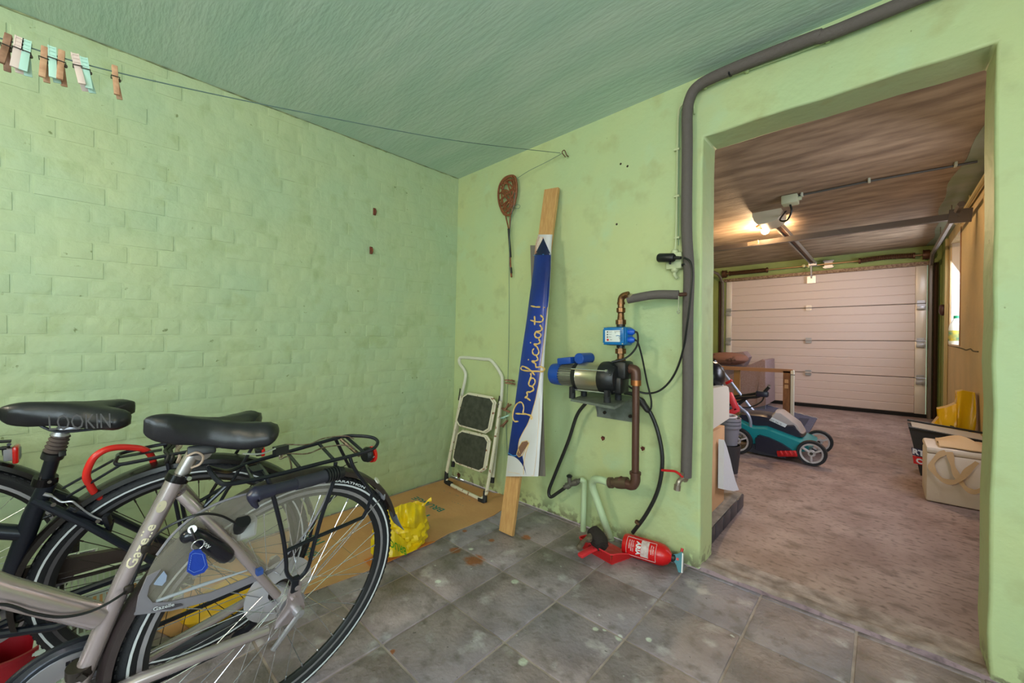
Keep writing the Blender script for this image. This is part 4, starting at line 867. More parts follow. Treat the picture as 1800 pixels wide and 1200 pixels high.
# handwriting: x runs up the banner, y to the left
def hw(x, y):
    v = 736-x*13.6; l, r = itp(Lf, v), itp(Rb if v < 700 else Rb, v); cx = l+(r-l)*.56; return bsurf(cx-(y-.9)*10.8, v+(y-.9)*3.0, .0024)
glyph = [
 [(1.0, 2.3), (.75, 1.4), (.5, .4), (.0, -.6), (-.45, -.75)], [(-.2, 1.5), (.0, 2.2), (.7, 2.7), (1.6, 2.75), (2.3, 2.4), (2.3, 1.7), (1.6, 1.15), (.8, 1.05)],
 [(2.2, .2), (2.7, .9), (2.85, 1.25), (3.0, .9), (3.5, 1.05), (3.4, .5), (3.6, .0), (4.1, .35)],
 [(4.9, 1.0), (4.4, .95), (4.1, .4), (4.4, .0), (4.9, .1), (5.2, .6), (4.9, 1.0), (5.4, .8), (5.9, .9)],
 [(5.5, .2), (6.3, 1.0), (7.0, 2.1), (7.1, 2.6), (6.7, 2.5), (6.3, 1.4), (5.9, -.2), (5.7, -1.1), (6.0, -1.3), (6.4, -.6), (6.5, .1), (7.0, .3)],
 [(7.0, .3), (7.5, 1.0), (7.35, .4), (7.5, .0), (8.0, .3)],
 [(9.1, .9), (8.8, 1.1), (8.3, .8), (8.1, .2), (8.5, .0), (9.2, .4)],
 [(9.2, .4), (9.7, 1.0), (9.55, .4), (9.7, .0), (10.2, .3)],
 [(11.3, .95), (10.8, 1.05), (10.4, .6), (10.4, .1), (10.8, .1), (11.3, .95), (11.2, .2), (11.5, .0), (12.0, .4)],
 [(13.0, 2.1), (12.6, 1.1), (12.4, .2), (12.8, .0), (13.3, .5)], [(12.2, 1.3), (12.8, 1.35), (13.4, 1.5)],
 [(14.9, 2.3), (14.6, 1.5), (14.4, .7)]]
lt = MB()
for st in glyph:
    P2 = CR([Vector((a, b, 0)) for a, b in st], 6); n = len(P2)
    lt.tube([hw(p_.x, p_.y) for p_ in P2], [.0030+.0022*abs(math.sin(i*.5)) for i in range(n)], 5)
for (a, b) in ((7.8, 1.6), (10.0, 1.6), (14.2, .05)): lt.ball(hw(a, b), .0042, 8)
lt.build('lettering', GOLD, T)
# ---- water pump on its bracket
T = thing('water_pump', 'horizontal steel and blue garden water pump on a wall bracket', 'pump', tuple(P(1050, 700, z=.775)))
yp = 1.70; zc = Y(1042, 662, yp).z; X_ = lambda u: Y(u, 662, yp).x; ax = Vector((1, 0, 0)); PBLUE = M('pump_blue', (22, 70, 158), .35)
o_ = lambda u: Vector((X_(u), yp, zc))
xa = X_(971); MB().lathe(o_(971), ax, [(.002, 0), (.040, .0), (.054, .010), (.057, .03), (.057, X_(990)-xa), (.05, X_(990)-xa)], 28).build('fan_cover', PBLUE, T)
mt = MB().lathe(o_(987), ax, [(.001, 0), (.047, 0), (.047, X_(1018)-X_(987)), (.001, X_(1018)-X_(987))], 24)
for i in range(26):
    a = 2*PI*i/26; d = Vector((0, math.cos(a), math.sin(a))); mt.bar(o_(988)+d*.050, o_(1017)+d*.050, .003, .012, tuple(d))
mt.build('finned_motor', M('motor_alu', (150, 150, 140), .4, .7), T)
MB().lathe(o_(1015), ax, [(.04, 0), (.066, .0), (.076, .012), (.078, .028), (.07, .03)], 28).build('motor_flange', BLACK, T)
MB().lathe(o_(1021), ax, [(.07, 0), (.075, .006), (.071, .012), (.071, X_(1064)-X_(1021)-.01), (.075, X_(1064)-X_(1021)), (.06, X_(1064)-X_(1021))], 32).build('steel_casing', M('brushed_steel', (196, 190, 168), .28, .85), T)
vl = MB().lathe(o_(1062), ax, [(.06, 0), (.078, .0), (.080, .02), (.076, .05), (.058, .075), (.002, .08)], 28)
for i in range(8):
    a = 2*PI*(i+.5)/8; d = Vector((0, math.cos(a), math.sin(a))); vl.bar(o_(1064)+d*.07, o_(1085)+d*.056, .012, .02, tuple(d), bev=.003)
vl.box(o_(1088)+Vector((.0, .035, .04)), (.075, .09, .085), bev=.014).box(o_(1086)+Vector((0, .02, -.03)), (.055, .09, .08), bev=.012)
vl.build('pump_head', BLACK, T)
for a in (.5, 2.2, 3.8, 5.3):
    d = Vector((0, math.cos(a)*-.075, math.sin(a)*.075)); MB().cyl(o_(1018)+d*1.06, o_(1078)+d*1.06, .0035, 8).cyl(o_(1077)+d*1.06, o_(1081)+d*1.06, .007, 6).build('tie_rod', CHROME, T)
for (u, dy) in ((1017, -.055), (1017, .05), (1078, -.055), (1078, .05)):
    p_ = o_(u)+Vector((0, dy, 0)); MB().bar(p_+Vector((0, 0, -.05)), (p_.x, p_.y, .785), .03, .02, (1, 0, 0), bev=.003).cyl((p_.x, p_.y, .7685), (p_.x, p_.y, .795), .016, 14).build('foot', RUBBER, T)
MB().box(o_(999)+Vector((.0, -.005, .073)), (.085, .075, .035), Euler((0, -.12, 0)).to_matrix(), bev=.006).build('terminal_box', PBLUE, T)
cp_ = Y(1017, 630, 1.655); MB().lathe(cp_, (0, 1, 0), [(.001, 0), (.024, 0), (.027, .003), (.027, .105), (.022, .112), (.001, .112)], 24).build('capacitor_housing', PBLUE, T)
# bracket under the pump
T = thing('pump_bracket', 'grey galvanised steel bracket plate carrying the pump', 'bracket', tuple(P(1050, 735, z=.62)))
GALV = M('galvanised', (140, 146, 142), .45, .5, col2=(116, 122, 116), scale=20); a = P(1003, 702, z=.765); b = P(1080, 716, z=.765)
MB().prism([(a.x, a.y, .757), (b.x, b.y, .757), (Y(1113, 704, 1.915).x+.01, 1.918, .757), (Y(1040, 690, 1.915).x, 1.918, .757)], (0, 0, .011)).build('shelf_plate', GALV, T)
c1, c2 = Y(1050, 712, 1.92), Y(1124, 712, 1.92); c3, c4 = Y(1124, 749, 1.92), Y(1050, 738, 1.92)
MB().prism([Vector((c1.x, 1.924, .757)), Vector((c2.x, 1.924, .757)), Vector((c2.x, 1.924, .635)), Vector((c1.x, 1.924, .635))], (0, -.008, 0)).build('back_plate', GALV, T)
MB().prism([Vector((c1.x+.002, 1.922, .757)), Vector((c1.x+.002, 1.922, .635)), Vector((c1.x+.002, 1.87, .757))], (.006, 0, 0)).build('gusset', GALV, T)
for x in (c1.x+.05, c2.x-.045): MB().cyl((x, 1.917, .665), (x, 1.907, .665), .009, 12).build('bolt', STEELD, T)
# pressure controller
T = thing('pressure_controller', 'blue pump controller box with white label above the pump', 'controller', tuple(Y(1080, 606, 1.76)))
CB = M('controller_blue', (18, 112, 178), .35); ca, cb2 = Y(1058, 590, 1.735), Y(1098, 590, 1.735); zc2 = (Y(1078, 574, 1.735).z+Y(1078, 607, 1.735).z)/2; hh = Y(1078, 574, 1.735).z-Y(1078, 607, 1.735).z
cx_ = (ca.x+cb2.x)/2; wd_ = cb2.x-ca.x
MB().box((cx_, 1.79, zc2), (wd_, .08, hh), bev=.014).box((cx_, 1.742, zc2), (wd_-.008, .016, hh-.006), bev=.006).build('housing', CB, T)
MB().box((cx_-.002, 1.7335, zc2), (wd_*.66, .003, hh*.62), bev=.0012).build('label_plate', M('label_white', (222, 226, 226), .4), T)
TX = M('print_dark', (40, 46, 60), .5)
lx = cx_-wd_*.33; dots = MB()
for i in range(3): dots.lathe((lx+.012, 1.732, zc2+.020-.0125*i), (0, -1, 0), [(.0, .001), (.0035, .0008), (.0035, -.0005)], 12)
dots.build('indicator_dot', M('dot_black', (30, 34, 36), .3), T)
MB().lathe((lx+.014, 1.732, zc2-.018), (0, -1, 0), [(.0, .003), (.0055, .002), (.0055, -.0005)], 14).build('reset_button', RED, T)
for i, (s_, w0, x0_, z0_) in enumerate((('Power On', .016, .02, .0185), ('Pump On', .014, .02, .006), ('Failure', .013, .02, -.0065), ('Restart', .012, .026, -.019), ('Presscontrol', .036, .050, .020), ('mp', .008, .050, .0135), ('220-240 V~', .022, .070, -.008), ('50/60 Hz', .018, .074, -.014), ('IP 65', .012, .08, -.020))):
    text_on(s_, lambda x, y: (lx+x0_+x, 1.7312, zc2+z0_+y), fit=(w0, .0042), bold=.01).build('lettering', TX, T)
MB().tube([(lx+.085, 1.7312, zc2+.004), (lx+.078, 1.7312, zc2+.000), (lx+.068, 1.7312, zc2+.003), (lx+.058, 1.7312, zc2+.001)], .0016, 5).tube([(lx+.088+.005*math.cos(t), 1.7312, zc2+.007+.005*math.sin(t)) for t in [2*PI*i/14 for i in range(14)]], .0007, 5, closed=True).build('wave_emblem', CB, T)
for sx in (-.42, .42):
    for sz in (-.4, .4): MB().cyl((cx_+wd_*sx, 1.735, zc2+hh*sz), (cx_+wd_*sx, 1.732, zc2+hh*sz), .0035, 8).build('screw', CHROME, T)
for zz in (zc2+.02, zc2-.018): MB().lathe((cx_+wd_/2-.004, 1.775, zz), (1, 0, 0), [(.013, 0), (.013, .012), (.016, .013), (.016, .024), (.008, .036), (.001, .036)], 16).build('cable_gland', M('gland_blue', (24, 90, 200), .4), T)
ex_, ey_ = cx_+.012, 1.79
# brass pipework
T = thing('brass_pipework', 'brass fittings from the pump through the controller to the wall pipe', 'pipe', tuple(Y(1083, 560, 1.79)))
zt = zc2+hh/2; zb = zc2-hh/2; ztop = Y(1083, 527, 1.79).z
MB().lathe((ex_, ey_, zb-.005), (0, 0, -1), [(.001, -.01), (.016, -.01), (.016, .01), (.027, .011), (.027, .035), (.018, .037), (.017, .06), (.026, .065), (.028, .075), (.001, .08)], 8).build('union_nut', BRASS, T)
MB().cyl((ex_, ey_, zb-.012), (ex_, ey_, zb+.0), .02, 16).cyl((ex_, ey_, zt-.0), (ex_, ey_, zt+.014), .021, 16).build('plastic_thread', BLACK, T)
MB().lathe((ex_, ey_, zt+.012), (0, 0, 1), [(.001, 0), (.026, 0), (.026, .022), (.018, .024), (.015, .055), (.018, .057), (.022, .06), (.022, .08), (.016, .082), (.016, ztop-zt-.03)], 8).build('check_valve', BRASS, T)
el = [(ex_, ey_, ztop-.02), (ex_, ey_, ztop+.0), (ex_+.008, ey_, ztop+.014), (ex_+.024, ey_, ztop+.02), (ex_+.04, ey_, ztop+.021)]
MB().tube(CR(el, 4), .0165, 12).cyl((ex_, ey_, ztop-.024), (ex_, ey_, ztop-.012), .019, 12).build('elbow', BRASS, T)
e2 = Vector(el[-1]); e3 = Y(1107, 525, 1.80)
MB().tube([e2, e3], .0085, 10).lathe(e2+Vector((.004, 0, 0)), tuple((e3-e2).normalized()), [(.001, 0), (.016, 0), (.016, .018), (.012, .02), (.012, .035), (.001, .036)], 6).build('compression_nut', M('pale_brass', (190, 176, 150), .35, .7), T)
i0, i1, i2 = Y(1104, 526, 1.80), Y(1150, 518, 1.81), Y(1193, 518, 1.83)
tag(MB().tube(CR([i0, i1, i2], 6), .0205, 14).build('insulated_pipe', INSUL), 'short grey foam insulated pipe between the brass elbow and the tall pipe', 'pipe')
tag(MB().tube([Y(1190, 518, 1.83), Y(1206, 517, 1.86)], .009, 10).build('copper_stub', BROWNP), 'bare copper stub joining the short insulated pipe to the tall pipe', 'pipe')
tag(MB().tube([Y(1193, 520, 1.80), Y(1193, 545, 1.80)], .0022, 6).tube(CR([Y(1193, 545, 1.80), Y(1190, 548, 1.80), Y(1192, 551, 1.80), Y(1195, 548, 1.80)], 3, True), .002, 6, closed=True).build('wire_hook', CHROME), 'small bent wire hanging under the grey insulated pipe', 'wire')
# suction pipe
T = thing('suction_pipe', 'brown metal pipe running down from the pump to a floor fitting', 'pipe', tuple(Y(1117, 862, 1.76)))
s0 = Vector((o_(1098).x+.012, 1.735, Y(1105, 648, 1.735).z)); s1 = Vector((Y(1118, 650, 1.735).x, 1.735, s0.z)); s2 = Vector((s1.x, 1.735, Y(1117, 845, 1.735).z))
MB().tube([s1-Vector((0, 0, .05)), s2+Vector((0, 0, .03))], .0165, 14).build('pipe', BROWNP, T)
MB().tube(CR([s0, s1-Vector((.03, 0, 0)), s1-Vector((.005, 0, .005)), s1-Vector((0, 0, .03)), s1-Vector((0, 0, .055))], 5), .023, 14).build('elbow', BROWNP, T)
MB().cyl(s0-Vector((.02, 0, 0)), s0+Vector((.016, 0, 0)), .021, 14).build('sealed_thread', M('hemp_seal', (190, 170, 150), .7), T)
MB().cyl(s1-Vector((0, 0, .05)), s1-Vector((0, 0, .075)), .0235, 14).build('copper_collar', M('copper_collar', (176, 112, 66), .35, .8), T)
e0 = Y(1070, 848, 1.74)
MB().tube(CR([s2+Vector((0, 0, .035)), s2+Vector((0, 0, .0)), s2+Vector((-.012, 0, -.022)), s2+Vector((-.035, 0, -.026)), Vector((e0.x+.06, 1.737, s2.z-.018))], 5), .0225, 14).cyl(s2+Vector((0, 0, .03)), s2+Vector((0, 0, .042)), .026, 14).build('elbow', BROWNP, T)
MB().lathe(Vector((e0.x+.10, 1.738, s2.z-.02)), tuple((e0-Vector((e0.x+.10, 1.738, s2.z-.02))).normalized()), [(.001, 0), (.027, 0), (.028, .035), (.026, .06), (.020, .063), (.020, .08), (.026, .082), (.026, .10), (.001, .10)], 14).build('check_valve', M('dark_bronze', (104, 84, 68), .45, .5), T)
f0 = P(1074, 948, z=0)
T2 = MB().tube(CR([e0+Vector((.01, 0, 0)), Y(1056, 843, 1.745), Y(1044, 843, 1.77), Y(1042, 856, 1.79), Y(1050, 880, 1.80), Y(1061, 912, 1.815), f0+Vector((0, 0, -.002))], 5), .0185, 14)
tag(T2.build('floor_pipe', M('green_painted_pipe', (186, 206, 168), .45)), 'curved pipe painted pale green rising from the floor right of the tap valve', 'pipe')
tag(MB().tube(CR([Y(1021, 843, 1.86), Y(1026, 845, 1.865), Y(1027, 856, 1.87), Y(1025, 930, 1.875)], 5), .0155, 12).tube([Y(1025, 930, 1.875), (Y(1025, 930, 1.875).x, 1.875, -.002)], .0155, 12).build('floor_pipe', M('green_painted_pipe', (186, 206, 168), .45)), 'straight pipe painted pale green rising from the floor behind the valve', 'pipe')
T = thing('valve', 'small dark brass valve joining the black hose to the green pipe', 'valve', tuple(Y(1005, 860, 1.85)))
v0, v1 = Y(992, 856, 1.84), Y(1020, 844, 1.86)
MB().tube([v0, v1], .012, 12).lathe(v0.lerp(v1, .15), tuple((v1-v0).normalized()), [(.001, 0), (.019, 0), (.017, .02), (.012, .025), (.014, .04), (.018, .055), (.016, .075), (.001, .08)], 10).cyl(v0.lerp(v1, .35), v0.lerp(v1, .35)+Vector((-.0, -.005, .045)), .012, 10).build('valve_body', M('grimy_brass', (112, 108, 100), .5, .5), T)
MB().ball(v0.lerp(v1, .35)+Vector((0, -.005, .05)), .017, 12, sc=(1, 1, .6)).build('valve_knob', BLACK, T)
HOSE = M('black_hose', (34, 34, 34), .5)
tag(MB().tube(CR([Y(1030, 708, 1.84), Y(1014, 730, 1.84), Y(999, 775, 1.84), Y(975, 835, 1.83), Y(965, 862, 1.82), Y(968, 873, 1.82), Y(980, 866, 1.83), Y(993, 857, 1.84)], 6), .0095, 10).build('hose', HOSE), 'black hose looping from under the pump down to the brass valve', 'hose')
tag(MB().tube(CR([Y(1098, 690, 1.80), Y(1115, 694, 1.84), Y(1135, 712, 1.86), Y(1152, 745, 1.87), Y(1163, 790, 1.87), Y(1163, 830, 1.87), Y(1154, 868, 1.87), Y(1135, 905, 1.87), Y(1112, 936, 1.87)], 6), .0095, 10).build('hose', HOSE), 'thick black hose bulging right of the pump with its open end above the extinguisher', 'hose')
tag(MB().lathe(Y(1120, 920, 1.868), (.4, 0, 1), [(.0105, 0), (.014, .002), (.014, .012), (.0105, .014)], 12).build('hose_clamp', M('rusty_iron', (110, 80, 60), .7, .3)), 'rusty clamp near the open end of the thick hose', 'clamp')
CBL = M('cable_black', (24, 24, 26), .45)
gl1, gl2 = Vector((cx_+wd_/2+.03, 1.775, zc2+.02)), Vector((cx_+wd_/2+.03, 1.775, zc2-.018))
tag(MB().tube(CR([gl1, gl1+Vector((.014, 0, -.006)), Y(1121, 603, 1.76), Y(1113, 618, 1.74), Y(1098, 630, 1.71), Y(1075, 636, 1.68)], 6), .0045, 8).build('power_cable', CBL), 'black cable curving from the controller down to the pump motor', 'cable')
tag(MB().tube(CR([gl2, gl2+Vector((.016, 0, -.01)), Y(1128, 625, 1.80), Y(1137, 670, 1.84), Y(1145, 705, 1.86), Y(1142, 722, 1.86), Y(1132, 716, 1.86)], 6), .0042, 8).build('power_cable', CBL), 'black cable hanging from the controller to the taped joint beside the bracket', 'cable')
tag(MB().tube(CR([Y(1120, 700, 1.87), Y(1128, 706, 1.86), Y(1138, 720, 1.86), Y(1142, 722, 1.87)], 4), [.010, .014, .016, .018, .018, .016, .015, .015, .014, .013, .012, .01, .008], 10).build('taped_joint', M('black_tape', (34, 30, 30), .6)), 'lumpy joint wrapped in black tape beside the bracket', 'cable joint')
tag(MB().tube(CR([Y(1100, 674, 1.80), Y(1112, 683, 1.84), Y(1135, 691, 1.87), Y(1160, 686, 1.88), Y(1183, 662, 1.88), Y(1199, 622, 1.87), Y(1208, 570, 1.84), Y(1214, 520, 1.83), Y(1217, 480, 1.83), Y(1213, 460, 1.83), Y(1203, 453, 1.84)], 6), .0048, 8).build('power_cable', CBL), 'long black cable sweeping from the wall plug down to the pump', 'cable')
# tall insulated pipe to the ceiling
pp = [Y(1206, 838, 1.885), Y(1209, 700, 1.885), Y(1209, 560, 1.885), Y(1211, 480, 1.88), Y(1207, 400, 1.885), Y(1208, 260, 1.885), Y(1208, 200, 1.885), Y(1213, 172, 1.885), Y(1226, 152, 1.883), Y(1260, 133, 1.88), Y(1330, 104, 1.88), Y(1430, 66, 1.88), Y(1560, 18, 1.885), Vector((1.6, 1.885, 2.225))]
T = thing('tall_insulated_pipe', 'tall grey foam insulated pipe climbing the wall and turning along the ceiling', 'pipe', tuple(pp[0]))
MB().tube(CR(pp, 5), .0235, 16).build('foam_sleeve', INSUL, T)
for (u, v) in ((1208, 465), (1283, 124)):
    MB().lathe(Y(u, v, 1.883), (0, 0, 1) if u < 1250 else (1, 0, .04), [(.024, -.004), (.0258, -.003), (.0258, .003), (.024, .004)], 16).build('tape_band', BLACKM, T)
T = thing('wall_tap', 'brass garden tap with red lever at the foot of the tall pipe', 'tap', tuple(Y(1195, 860, 1.85)))
ta = Y(1206, 838, 1.885)
MB().tube(CR([ta+Vector((0, 0, .005)), ta+Vector((-.002, -.005, -.012)), Y(1200, 841, 1.86), Y(1194, 845, 1.84), Y(1191, 854, 1.835)], 4), [.014, .014, .013, .012, .012, .012, .011, .011, .011, .011, .011, .011, .011, .011, .011, .011, .011], 12).cyl(Y(1191, 852, 1.835), Y(1190, 861, 1.835), .015, 8).cyl(Y(1199, 842, 1.86), Y(1198, 832, 1.85), .010, 10).build('tap_body', M('tap_metal', (160, 148, 136), .35, .7), T)
MB().tube(CR([Y(1200, 838, 1.85), Y(1193, 832, 1.84), Y(1186, 828, 1.84), Y(1175, 827, 1.84), Y(1163, 826, 1.84)], 3), .0055, 8).build('lever', RED, T)
# socket, conduit
T = thing('wall_socket', 'painted surface socket on the green wall left of the tall pipe', 'socket', tuple(Y(1185, 478, 1.915)))
sc = Y(1186, 459, 1.90); sp_ = M('pale_green_paint', (194, 202, 160), .45)
MB().box(sc+Vector((0, .005, 0)), (.075, .045, .078), bev=.008).lathe(sc+Vector((0, 0, .036)), (0, 0, 1), [(.001, 0), (.017, 0), (.017, .012), (.010, .02), (.001, .02)], 12).lathe(sc+Vector((0, 0, -.036)), (0, 0, -1), [(.001, 0), (.017, 0), (.017, .010), (.010, .018), (.001, .018)], 12).build('socket_box', sp_, T)
MB().tube(CR([sc+Vector((0, 0, -.05)), sc+Vector((.0, 0, -.065)), sc+Vector((.006, .01, -.078))], 4), .008, 10).build('conduit_stub', sp_, T)
T2 = thing('power_plug', 'black power plug pushed into the surface socket', 'plug', tuple(Y(1178, 455, 1.84)))
MB().lathe(Y(1158, 453, 1.855), tuple((Y(1190, 453, 1.845)-Y(1158, 453, 1.855)).normalized()), [(.001, -.004), (.018, -.002), (.021, .004), (.021, .07), (.016, .078), (.008, .08), (.007, .11), (.001, .112)], 18).build('plug_body', BLACK, T2)
MB().cyl(Y(1178, 461, 1.85), Y(1178, 463, 1.83), .005, 8).build('plug_boss', BLACK, T2)
T = thing('conduit', 'thin painted conduit dropping from the ceiling to the wall socket', 'conduit', tuple(sc+Vector((0, .0, .055))))
MB().tube(CR([sc+Vector((0, .002, .05)), Y(1188, 420, 1.905), Y(1190, 330, 1.91), Y(1191, 240, 1.91), Y(1193, 195, 1.91), Y(1200, 182, 1.91)], 4), .0045, 8).build('tube', sp_, T)
MB().tube(CR([Y(1193, 430, 1.908), Y(1193, 330, 1.912), Y(1194, 240, 1.912), Y(1196, 200, 1.912), Y(1202, 185, 1.912)], 4), .0025, 6).build('wire', M('pale_green_dark', (120, 150, 118), .5), T)
for v in (263, 345, 418): MB().box(Y(1190, v, 1.912), (.026, .016, .010), bev=.002).build('clip', sp_, T)
T = thing('ceiling_cable', 'thin green painted cable clipped under the ceiling pipe above the doorway', 'cable', tuple(Y(1400, 95, 1.915)))
MB().tube(CR([Y(1221, 200, 1.915), Y(1220, 166, 1.915), Y(1240, 153, 1.915), Y(1310, 125, 1.915), Y(1400, 93, 1.915), Y(1500, 53, 1.915), Y(1600, 14, 1.915), Y(1680, -22, 1.915)], 5), .0045, 8).build('cable', PLASTER, T)
for (u, v) in ((1240, 153), (1313, 124), (1455, 70)): MB().box(Y(u, v-1, 1.912), (.014, .02, .022), bev=.003).build('clip', PLASTER, T)
# holes broken in the walls, nail holes, rusty hooks
def hole(u, v, y, r, m, label):
    T = thing('wall_hole', label, 'hole', tuple(Y(u, v, y)), None); c_ = Y(u, v, y)
    ring = lambda k, dy, j=0: [c_+Vector((math.cos(2*PI*i/12)*r*k*(1+.25*math.sin(i*2.3+j)), dy, math.sin(2*PI*i/12)*r*k*1.15*(1+.2*math.sin(i*1.7+j)))) for i in range(12)]
    a, b = ring(1.15, -.0035), ring(.82, -.0012); MB().add(a+ring(1.5, .001, 0)+b, [(i, (i+1) % 12, 12+(i+1) % 12, 12+i) for i in range(12)]+[(i, (i+1) % 12, 24+(i+1) % 12, 24+i) for i in range(12)]).build('chipped_rim', PLASTER, T)
    MB().add(b+ring(.5, -.0008), [(i, (i+1) % 12, 12+(i+1) % 12, 12+i) for i in range(12)]+[tuple(range(12, 24))]).build('brick_core', m, T)
HB = M('red_brick_core', (120, 58, 44), .9, col2=(60, 30, 26), scale=60)
hole(1060, 770, YB, .014, HB, 'broken round hole in the wall below the bracket, left of the pipe'); hole(1130, 788, YB, .013, HB, 'round drilled hole in the wall right of the brown pipe')
hole(806.5, 835, YB, .022, HB, 'crumbled hole showing red brick behind the step stool foot')
for (u, v, lb) in ((1091, 288, 'left nail hole of a pair high on the green wall'), (1103, 292, 'right nail hole of a pair high on the green wall'), (1084, 394, 'lone nail hole on the green wall below the pair')):
    tag(MB().lathe(Y(u, v, YB), (0, -1, 0), [(.0, .0015), (.004, .0015), (.006, 0)], 10).build('nail_hole', M('hole_dark', (50, 36, 26), .9)), lb, 'hole')
for (u, v, lb) in ((658, 372, 'upper rusty metal hook on the brick wall'), (652, 440, 'lower rusty metal hook on the brick wall')):
    c_ = P(u, v, x=xl(1.7)+.006); T = thing('wall_hook', lb, 'hook', tuple(c_)); RI = M('red_rust', (126, 62, 40), .8, col2=(86, 50, 40), scale=60)
    MB().box(c_+Vector((.002, 0, 0)), (.008, .018, .045), bev=.002).build('plate', RI, T); MB().tube(CR([c_+Vector((.006, 0, .012)), c_+Vector((.018, 0, .008)), c_+Vector((.020, 0, -.01)), c_+Vector((.010, 0, -.02))], 4), .004, 7).build('hook', RI, T)
# ---- cardboard sheet on the floor with printing
outl = [(885, 868), (887, 893), (868, 906), (820, 926), (790, 937), (765, 951), (700, 980), (640, 1006), (548, 1040), (470, 1066), (380, 1098), (300, 1120)]
fp = [P(u, v, z=.001) for u, v in outl]; fp += [Vector((-2.36, .0, .001)), Vector((-2.395, .8, .001)), Vector((-2.395, 1.6, .001)), Vector((-2.39, 1.885, .001)), Vector((-1.95, 1.9, .001))]
T = thing('cardboard_sheet', 'flat brown paper sheet with green print along the foot of the brick wall', 'cardboard', tuple(P(700, 930, z=0)))
MB().prism(fp, (0, 0, .003)).build('sheet', CARD, T)
MB().prism([P(u, v, z=.0055) for u, v in ((716, 973), (765, 952), (700, 960), (640, 985), (655, 1000))], (0, 0, .004)).build('folded_flap', M('cardboard_orange', (204, 122, 58), .7), T)
def onfloor_text(s_, pa, pb_, h, m, fitw=None):
    a, b = P(*pa, z=.0048), P(*pb_, z=.0048); dx = (b-a); L_ = dx.length; dx.normalize(); dy = Vector((-dx.y, dx.x, 0))
    text_on(s_, lambda x, y: a+dx*x+dy*y, fit=(L_, h), bold=.015).build('lettering', m, T)
onfloor_text('BRUGGE', (783, 895), (733, 872), .050, TEAL)
onfloor_text('IVBO', (757, 905), (716, 884), .045, TEAL)
onfloor_text('BRUGGE', (563, 972), (524, 948), .055, TEAL); onfloor_text('IVBO', (572, 951), (540, 932), .05, TEAL)
for pa, pb_ in (((827, 880), (779, 862)), ((814, 889), (794, 881)), ((835, 874), (810, 866)), ((675, 908), (700, 919)), ((757, 926), (750, 920))):
    onfloor_text('. . - . .', pb_, pa, .008, TEAL)
MB().tube([P(575+(628-575)*i/12, 938+(982-938)*i/12, z=.005) for i in range(13)], .0006, 4).build('dotted_line', TEAL, T)
# ---- yellow plastic bags
def bagmesh(c_, rx, ry, rz, seed, nu=30, nv=40, amp=.16, fl=.0):
    rnd = random.Random(seed); ws = [(rnd.uniform(-9, 9), rnd.uniform(-9, 9), rnd.uniform(-9, 9), rnd.uniform(0, 6)) for _ in range(9)]
    def f(u, v):
        th = PI*u; ph = 2*PI*v; d = Vector((math.sin(th)*math.cos(ph), math.sin(th)*math.sin(ph), math.cos(th)))
        s_ = sum(abs(math.sin(a*d.x+b*d.y+c*d.z+e)) for a, b, c, e in ws)/9-.6
        k = 1+amp*2.2*s_; return Vector((c_[0]+d.x*rx*k, c_[1]+d.y*ry*k, max(.006, c_[2]+d.z*rz*k*(1 if d.z > 0 else 1))))
    return MB().grid(f, nu, nv)
bc = P(708, 930, z=.09)
T = thing('plastic_bag', 'crumpled yellow plastic refuse bag with green print on the paper sheet', 'bag', (bc.x, bc.y, 0))
bagmesh((bc.x-.01, bc.y, .08), .115, .135, .115, 5, 36, 52, .2).build('bag_body', YEL, T, 24)
MB().grid(lambda u, v: P(722, 886, z=.185).lerp(P(757, 877, z=.215), v)+(P(730, 905, z=.14)-P(722, 886, z=.185))*u*(1-v*.9)+Vector((0, 0, .012*math.sin(7*v+3*u))), 6, 8, th=(.002, .002, .001)).build('torn_flap', YEL, T)
def hood(u, v):
    w_ = math.sin(PI*v)**.5; pu = 700+48*v; pv = 882+16*abs(v-.45)+(22+22*w_)*u
    return P(pu, pv, x=bc.x+.07+.05*math.sin(u*2.2)*w_+.014*math.sin(v*9+u*4)+.006*math.sin(v*23))
MB().grid(hood, 14, 20, th=(-.002, 0, 0)).build('folded_hood', YEL, T, 24)
def ffold(u, v):
    e_ = math.sin(PI*min(1, max(0, v)))**.6; top_ = 948-16*math.sin(v*5.5)-10*v; bot2 = 972+10*e_-16*v*v
    return P(652+90*v, top_+(bot2-top_)*u, x=bc.x+.095+.03*u*e_+.009*math.sin(v*13+u*3)+.004*math.sin(v*31))
MB().grid(ffold, 10, 26, th=(-.002, 0, 0)).build('front_fold', YEL, T, 24)
a = P(712, 962, x=bc.x+.134); b = P(683, 946, x=bc.x+.134); dx = (b-a).normalized(); dn = Vector((.3, 0, -1)).normalized()
text_on('BRUG', lambda x, y: a+dx*x+dn*(-y)*-1+Vector((.004, 0, 0)), fit=((b-a).length, .035), bold=.02).build('lettering', GREENP, T)
bc = P(430, 1072, z=.05)
T = thing('plastic_bag', 'yellow plastic bag on the floor behind the bicycle wheels', 'bag', (bc.x, bc.y, 0))
bagmesh((bc.x-.10, bc.y, .055), .11, .17, .06, 11, amp=.08).build('bag_body', M('orange_yellow_film', (236, 176, 30), .4), T, 28)
